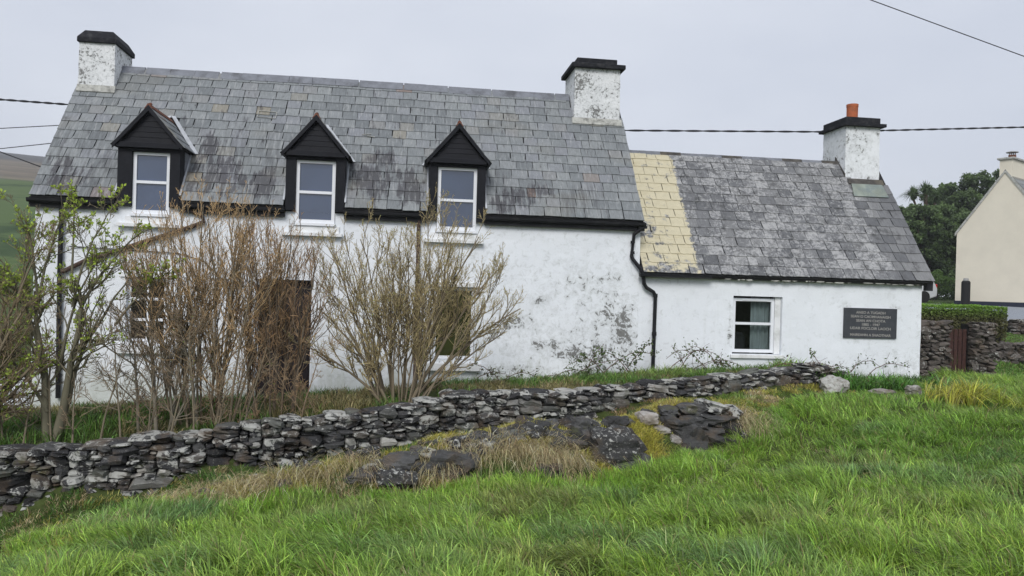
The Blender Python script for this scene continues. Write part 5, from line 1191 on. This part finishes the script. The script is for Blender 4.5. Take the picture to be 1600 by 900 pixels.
def hedge_s(N, r_):
    x = r_.uniform(7.5, 12.0, N); y = 5.9 + .75 * np.abs(r_.random(N)) ** .6 * np.sign(r_.random(N) - .35) * .9
    z = .95 + 1.02 * r_.random(N) ** .7; 
    k = r_.random(N); top = k < .45; z[top] = 1.93 + .05 * r_.random(top.sum()); fr = (k > .45) & (k < .8); y[fr] = 5.2 + .08 * r_.random(fr.sum()); en = k > .88; x[en] = 11.95 + .08 * r_.random(en.sum())
    z = z + .05 * (vnoise(x, y, .4, 3) - .5)
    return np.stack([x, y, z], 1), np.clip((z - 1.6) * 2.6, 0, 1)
hd = thing('hedge', 'clipped green garden hedge with brown twiggy right end', 'hedge', (10, 5.9, .9))
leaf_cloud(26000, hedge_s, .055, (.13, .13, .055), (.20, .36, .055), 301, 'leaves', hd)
MB().box(-2.4, 1.93, -.6, .75, -.2, .95).build('dark_core', M['core'], hd)  # solid near-black box filling the hedge behind its leaves
# lawn beyond the wall, gravel yard
def drape(name, pts_fn, nx_, ny_, mt, off):
    V = []; 
    U, W = np.meshgrid(np.linspace(0, 1, nx_), np.linspace(0, 1, ny_)); X, Y = pts_fn(U, W); Z = ground_z(X, Y) + off
    a = (np.arange(ny_ - 1)[:, None] * nx_ + np.arange(nx_ - 1)[None]); Fq = np.stack([a, a + 1, a + 1 + nx_, a + nx_], -1).reshape(-1, 4)
    o = np_mesh(name, np.stack([X, Y, Z], -1).reshape(-1, 3), Fq, mt, smooth_=True); o['kind'] = 'structure'; return o
drape('gravel_yard', lambda u, v: (11 + 30 * u, 9.8 + 11.5 * v + u * 1.), 60, 40, M['gravel'], .03)
x_, y_ = tufts((12.0, 22, 5.4, 9.6), 28, lambda x, y: np.ones(len(x)), rs)
make_grass('lawn', x_, y_, 16, .12, .07, rs.uniform(0, 6.28, len(x_)), .6, np.tile(np.array([.12, .22, .04]), (len(x_), 1)) * rs.uniform(.85, 1.15, (len(x_), 1)), .02, 330)
x_, y_ = tufts((9, 26, 22, 30), 10, lambda x, y: np.ones(len(x)), rs)
make_grass('lawn', x_, y_, 16, .2, .10, rs.uniform(0, 6.28, len(x_)), .6, np.tile(np.array([.12, .22, .04]), (len(x_), 1)), .03, 331)

x_, y_ = tufts((8.7, 15, 1.6, 4.9), 30, lambda x, y: np.ones(len(x)), rs)
make_grass('rough_grass', x_, y_, 20, .12, .14, rs.uniform(0, 6.28, len(x_)), .6, np.tile(np.array([.13, .24, .045]), (len(x_), 1)) * rs.uniform(.8, 1.2, (len(x_), 1)), .018, 332)
# ------------------------------------------------------------------ cream house
ch_ = thing('cream_house', 'cream gabled house with dark plinth and chimney at the right edge', 'house', (23.3, 22.0, 1.75))
ch_.rotation_euler = (0, 0, R(-60))      # local x: along the gable (left eave to right eave), local y: along the ridge, away
GW = 4.3; EH = 3.75; RH = 6.67
mb = MB(); mb.prism([(0, .36), (GW, .36), (GW, EH), (GW / 2, RH), (0, EH)], 'y', 0, 9.0); mb.build('wall', M['cream'], ch_)
pbox('plinth', M['plinth'], ch_, -.03, GW + .03, -.03, 9.03, -.6, .358)
for sx in (0, 1):
    xe, xr = (0 - .08, GW / 2) if sx == 0 else (GW + .08, GW / 2)
    dz = .055
    mb = MB(); e_ = EH - .10 + .0
    mb.add([(xe, .02, e_ + .02), (xr, .02, RH + .02), (xr, 9.1, RH + .02), (xe, 9.1, e_ + .02), (xe, .02, e_ + .14), (xr, .02, RH + .14), (xr, 9.1, RH + .14), (xe, 9.1, e_ + .14)],
           [(0, 1, 2, 3), (7, 6, 5, 4), (0, 4, 5, 1), (1, 5, 6, 2), (2, 6, 7, 3), (3, 7, 4, 0)])
    rf = mb.build('roof', M['ridge'], ch_)
    mb = MB(); mb.add([(xe, -.05, e_), (xr, -.05, RH), (xr, .018, RH), (xe, .018, e_), (xe, -.05, e_ + .16), (xr, -.05, RH + .16), (xr, .018, RH + .16), (xe, .018, e_ + .16)],
                      [(0, 1, 2, 3), (7, 6, 5, 4), (0, 4, 5, 1), (1, 5, 6, 2), (2, 6, 7, 3), (3, 7, 4, 0)]); mb.build('verge_capping', M['mortar'], ch_)
    # visible slates of the roof as rows
    for row in range(12):
        t0, t1 = row / 12, (row + 1.15) / 12; t1 = min(t1, 1)
        P = [Vector((xe + (xr - xe) * t0, .03, e_ + .175 + (RH - e_) * t0)), Vector((xe + (xr - xe) * t1, .03, e_ + .15 + (RH - e_) * t1)), Vector((xe + (xr - xe) * t1, 9.1, e_ + .15 + (RH - e_) * t1)), Vector((xe + (xr - xe) * t0, 9.1, e_ + .175 + (RH - e_) * t0))]
        mb = MB(); slab(mb, P, .02); mb.build('slate_course', M['slate'], rf)
cst = pbox('chimney', M['cream'], ch_, GW / 2 - .27, GW / 2 + .29, -.004, 1.5, RH - 1.0, RH + .63)
pbox('cap', M['mortar'], cst, GW / 2 - .37, GW / 2 + .39, -.10, 1.60, RH + .632, RH + .73, bevel=.02)
cowl = MB().tube([(GW / 2, .75, RH + .73), (GW / 2, .75, RH + .95)], .17, 12).build('chimney_pot', M['terra'], cst)
for an in range(4): MB().tube([(GW / 2 + .13 * math.cos(an * 1.57), .75 + .13 * math.sin(an * 1.57), RH + .94), (GW / 2 + .13 * math.cos(an * 1.57), .75 + .13 * math.sin(an * 1.57), RH + 1.06)], .02, 5).build('cowl_leg', M['terra'], cst)
MB().tube([(GW / 2, .75, RH + 1.06), (GW / 2, .75, RH + 1.09), (GW / 2, .75, RH + 1.14)], [.27, .27, .05], 14).build('cowl_lid', M['greypot'], cst)
pp = thing('gas_cylinder', 'tall dark cylinder with pale cap against the cream gable', 'cylinder', (22.75, 20.55, 1.80))
MB().tube([(0, 0, 0), (0, 0, .05), (0, 0, 1.22), (0, 0, 1.30)], [.17, .20, .20, .15], 16).build('body', M['rubber'], pp)
MB().tube([(0, 0, 1.30), (0, 0, 1.42)], [.13, .11], 12).build('cap', M['greypot'], pp)

# ------------------------------------------------------------------ car
cr_ = thing('parked_car', 'pale silver hatchback whose tail shows beyond the wing eaves', 'car', (23.35, 24.2, gz(23.35, 24.2) + .05))
prof = [(0, .35), (.02, .75), (-.12, 1.02), (-.45, 1.42), (-1.0, 1.50), (-2.2, 1.46), (-2.9, 1.02), (-3.7, .88), (-3.95, .60), (-3.95, .30), (-3.6, .22), (-.4, .22)]
MB().prism(prof, 'y', -.80, .80).build('body', M['carpaint'], cr_, bevel=.06)
mb = MB(); mb.prism([(-.32, 1.02), (-.62, 1.38), (-2.1, 1.37), (-2.65, 1.02)], 'y', -.81, .81); mb.build('window', M['glassdark'], cr_)
for s in (-1, 1):
    pbox('tail_light', M['taill'], cr_, -.16, .03, s * .60 - .16, s * .60 + .215 * (1 if s > 0 else 1), .80, 1.0, bevel=.03)
pbox('bumper', M['rubber'], cr_, -.15, .09, -.78, .78, .25, .52, bevel=.04)
for (wx_, s) in ((-.75, -1), (-.75, 1), (-3.2, -1), (-3.2, 1)):
    wh_ = MB().tube([(wx_, s * .62, .31), (wx_, s * .83, .31)], .31, 20).build('wheel', M['rubber'], cr_)
    MB().tube([(wx_, s * .825, .31), (wx_, s * .845, .31)], .18, 16).build('rim', M['rubber'], wh_)

# ------------------------------------------------------------------ trees behind
def tree(name, label, x, y, h_, crown, seed, c1, c2, leaf=.16, n_=9000):
    """crown: list of (dx,dy,dz,rx,ry,rz) lobes"""
    z0 = gz(x, y) - .2; t = thing(name, label, 'tree', (x, y, z0)); r_ = np.random.default_rng(seed)
    tr = [(0, 0, 0), (.15, .3, h_ * .2), (-.05, .5, h_ * .4), (.1, .5, h_ * .6)]
    MB().tube(tr, [.28, .2, .14, .05], 8).build('trunk', M['rustpipe'], t)
    for (dx, dy, dz, rx, ry, rz_) in crown:
        MB().tube([(0, .05, h_ * .22), (dx * .5, dy * .5, (h_ * .3 + dz) / 2), (dx, dy, dz)], [.12, .08, .03], 5).build('limb', M['rustpipe'], t)
    W_ = np.array([a[3] * a[4] * a[5] for a in crown]) ** .7; W_ /= W_.sum()
    def samp(N, r_):
        k = r_.choice(len(crown), N, p=W_); d = r_.normal(0, 1, (N, 3)); d /= np.linalg.norm(d, axis=1, keepdims=True)
        C = np.array(crown)[k]
        # clumps: snap directions to sub-clumps on the lobe surface
        nc = 46; cd = r_.normal(0, 1, (len(crown), nc, 3)); cd /= np.linalg.norm(cd, axis=2, keepdims=True); cs = r_.uniform(.75, 1.08, (len(crown), nc))
        j = r_.integers(0, nc, N); cc = cd[k, j] * cs[k, j][:, None]
        p = cc + d * r_.uniform(.05, .24, (N, 1)) ** 1.0
        T = C[:, :3] + p * C[:, 3:]
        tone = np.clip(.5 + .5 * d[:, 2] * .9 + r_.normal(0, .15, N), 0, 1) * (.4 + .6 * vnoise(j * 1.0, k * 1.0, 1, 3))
        return T + np.array([x, y, z0]), tone
    leaf_cloud(n_, samp, leaf, c1, c2, seed, 'crown', t)
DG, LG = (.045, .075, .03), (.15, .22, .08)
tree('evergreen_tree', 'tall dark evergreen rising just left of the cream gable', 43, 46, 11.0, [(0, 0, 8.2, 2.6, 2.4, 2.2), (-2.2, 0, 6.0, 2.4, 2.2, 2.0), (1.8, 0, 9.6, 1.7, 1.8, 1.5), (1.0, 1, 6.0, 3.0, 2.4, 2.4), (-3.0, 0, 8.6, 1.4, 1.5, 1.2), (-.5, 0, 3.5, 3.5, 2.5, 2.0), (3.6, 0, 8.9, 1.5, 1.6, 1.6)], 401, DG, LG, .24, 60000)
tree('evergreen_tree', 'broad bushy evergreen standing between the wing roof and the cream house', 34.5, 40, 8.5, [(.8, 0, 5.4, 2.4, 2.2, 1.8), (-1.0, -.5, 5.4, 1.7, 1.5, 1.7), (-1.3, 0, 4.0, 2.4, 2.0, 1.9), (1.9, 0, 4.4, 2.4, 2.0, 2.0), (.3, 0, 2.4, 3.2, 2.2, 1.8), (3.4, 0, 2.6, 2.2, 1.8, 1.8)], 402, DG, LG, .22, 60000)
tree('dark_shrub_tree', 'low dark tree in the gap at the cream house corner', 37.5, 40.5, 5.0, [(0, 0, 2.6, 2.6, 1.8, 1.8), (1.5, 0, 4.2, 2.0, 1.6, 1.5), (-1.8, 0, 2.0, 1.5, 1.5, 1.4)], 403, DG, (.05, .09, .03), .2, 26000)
# garden bush
bs = thing('garden_bush', 'mid green rounded bush behind the parked car', 'bush', (29.0, 31.5, gz(29, 31.5)))
def bush_s(N, r_):
    d = r_.normal(0, 1, (N, 3)); d /= np.linalg.norm(d, axis=1, keepdims=True); d[:, 2] = np.abs(d[:, 2]); s = (.75 + .3 * vnoise(d[:, 0] * 3, d[:, 2] * 3, .5, 5))[:, None]
    return np.array([29.0, 31.5, gz(29, 31.5)]) + d * s * np.array([2.2, 1.2, 1.9]), np.clip(d[:, 2] + r_.normal(0, .2, N), 0, 1)
leaf_cloud(9000, bush_s, .13, (.035, .06, .02), (.10, .17, .045), 410, 'leaves', bs)
for k in range(5): MB().tube([(0, 0, -.1), (math.cos(k * 1.3) * .9, .3 * math.sin(k), 1.1)], [.05, .015], 5).build('stem', M['rustpipe'], bs)
# cabbage palm
px_, py_ = 36.6, 43.0; pz = gz(px_, py_) + 1.0
cp = thing('cabbage_palm', 'spiky cabbage palm head showing above the bushy evergreen', 'palm', (px_, py_, pz))
MB().tube([(0, 0, -1.2), (.1, 0, 4), (0, 0, 7.3)], [.22, .18, .14], 8).build('trunk', M['rustpipe'], cp)
r_ = np.random.default_rng(9); N = 520
dz_ = r_.uniform(-.35, 1, N); az_ = r_.uniform(0, 2 * np.pi, N)
for hi_, (hx, hy, hz) in enumerate([(0, 0, 7.2), (-1.0, .1, 6.8), (.9, 0, 6.6)]):
    n_ = 240; root_ = np.tile(np.array([hx, hy, hz]), (n_, 1)) + r_.normal(0, .06, (n_, 3))
    blades('fronds', root_, r_.uniform(.9, 1.35, n_), r_.uniform(0, 6.28, n_), r_.uniform(.1, 1.5, n_), np.full(n_, .09), np.tile(np.array([.09, .14, .055]), (n_, 1)) * r_.uniform(.5, 1.3, (n_, 1)), M['leaf'], cp, 4, .55, seed=500 + hi_)
    if hi_: MB().tube([(0, 0, 5.2), (hx * .6, hy, hz - .9), (hx, hy, hz)], [.12, .1, .09], 6).build('limb', M['rustpipe'], cp)
print('stones in wall', NST, 'objects', len(bpy.data.objects))

hz_m = bpy.data.materials.new('sea_haze'); hz_m.use_nodes = True; n = hz_m.node_tree; n.nodes.clear()
ov = n.nodes.new('ShaderNodeOutputMaterial'); pv = n.nodes.new('ShaderNodeVolumePrincipled'); pv.inputs['Density'].default_value = .0007; pv.inputs['Color'].default_value = (.93, .95, 1, 1); pv.inputs['Anisotropy'].default_value = .2
n.links.new(pv.outputs[0], ov.inputs['Volume'])
_zmin = float(GZ.min()) - 1.0; _zmax = float(GZ.max()) + 4
hz = MB().box(-930, 930, -330, 930, _zmin, _zmax).build('haze', hz_m); hz['kind'] = 'stuff'
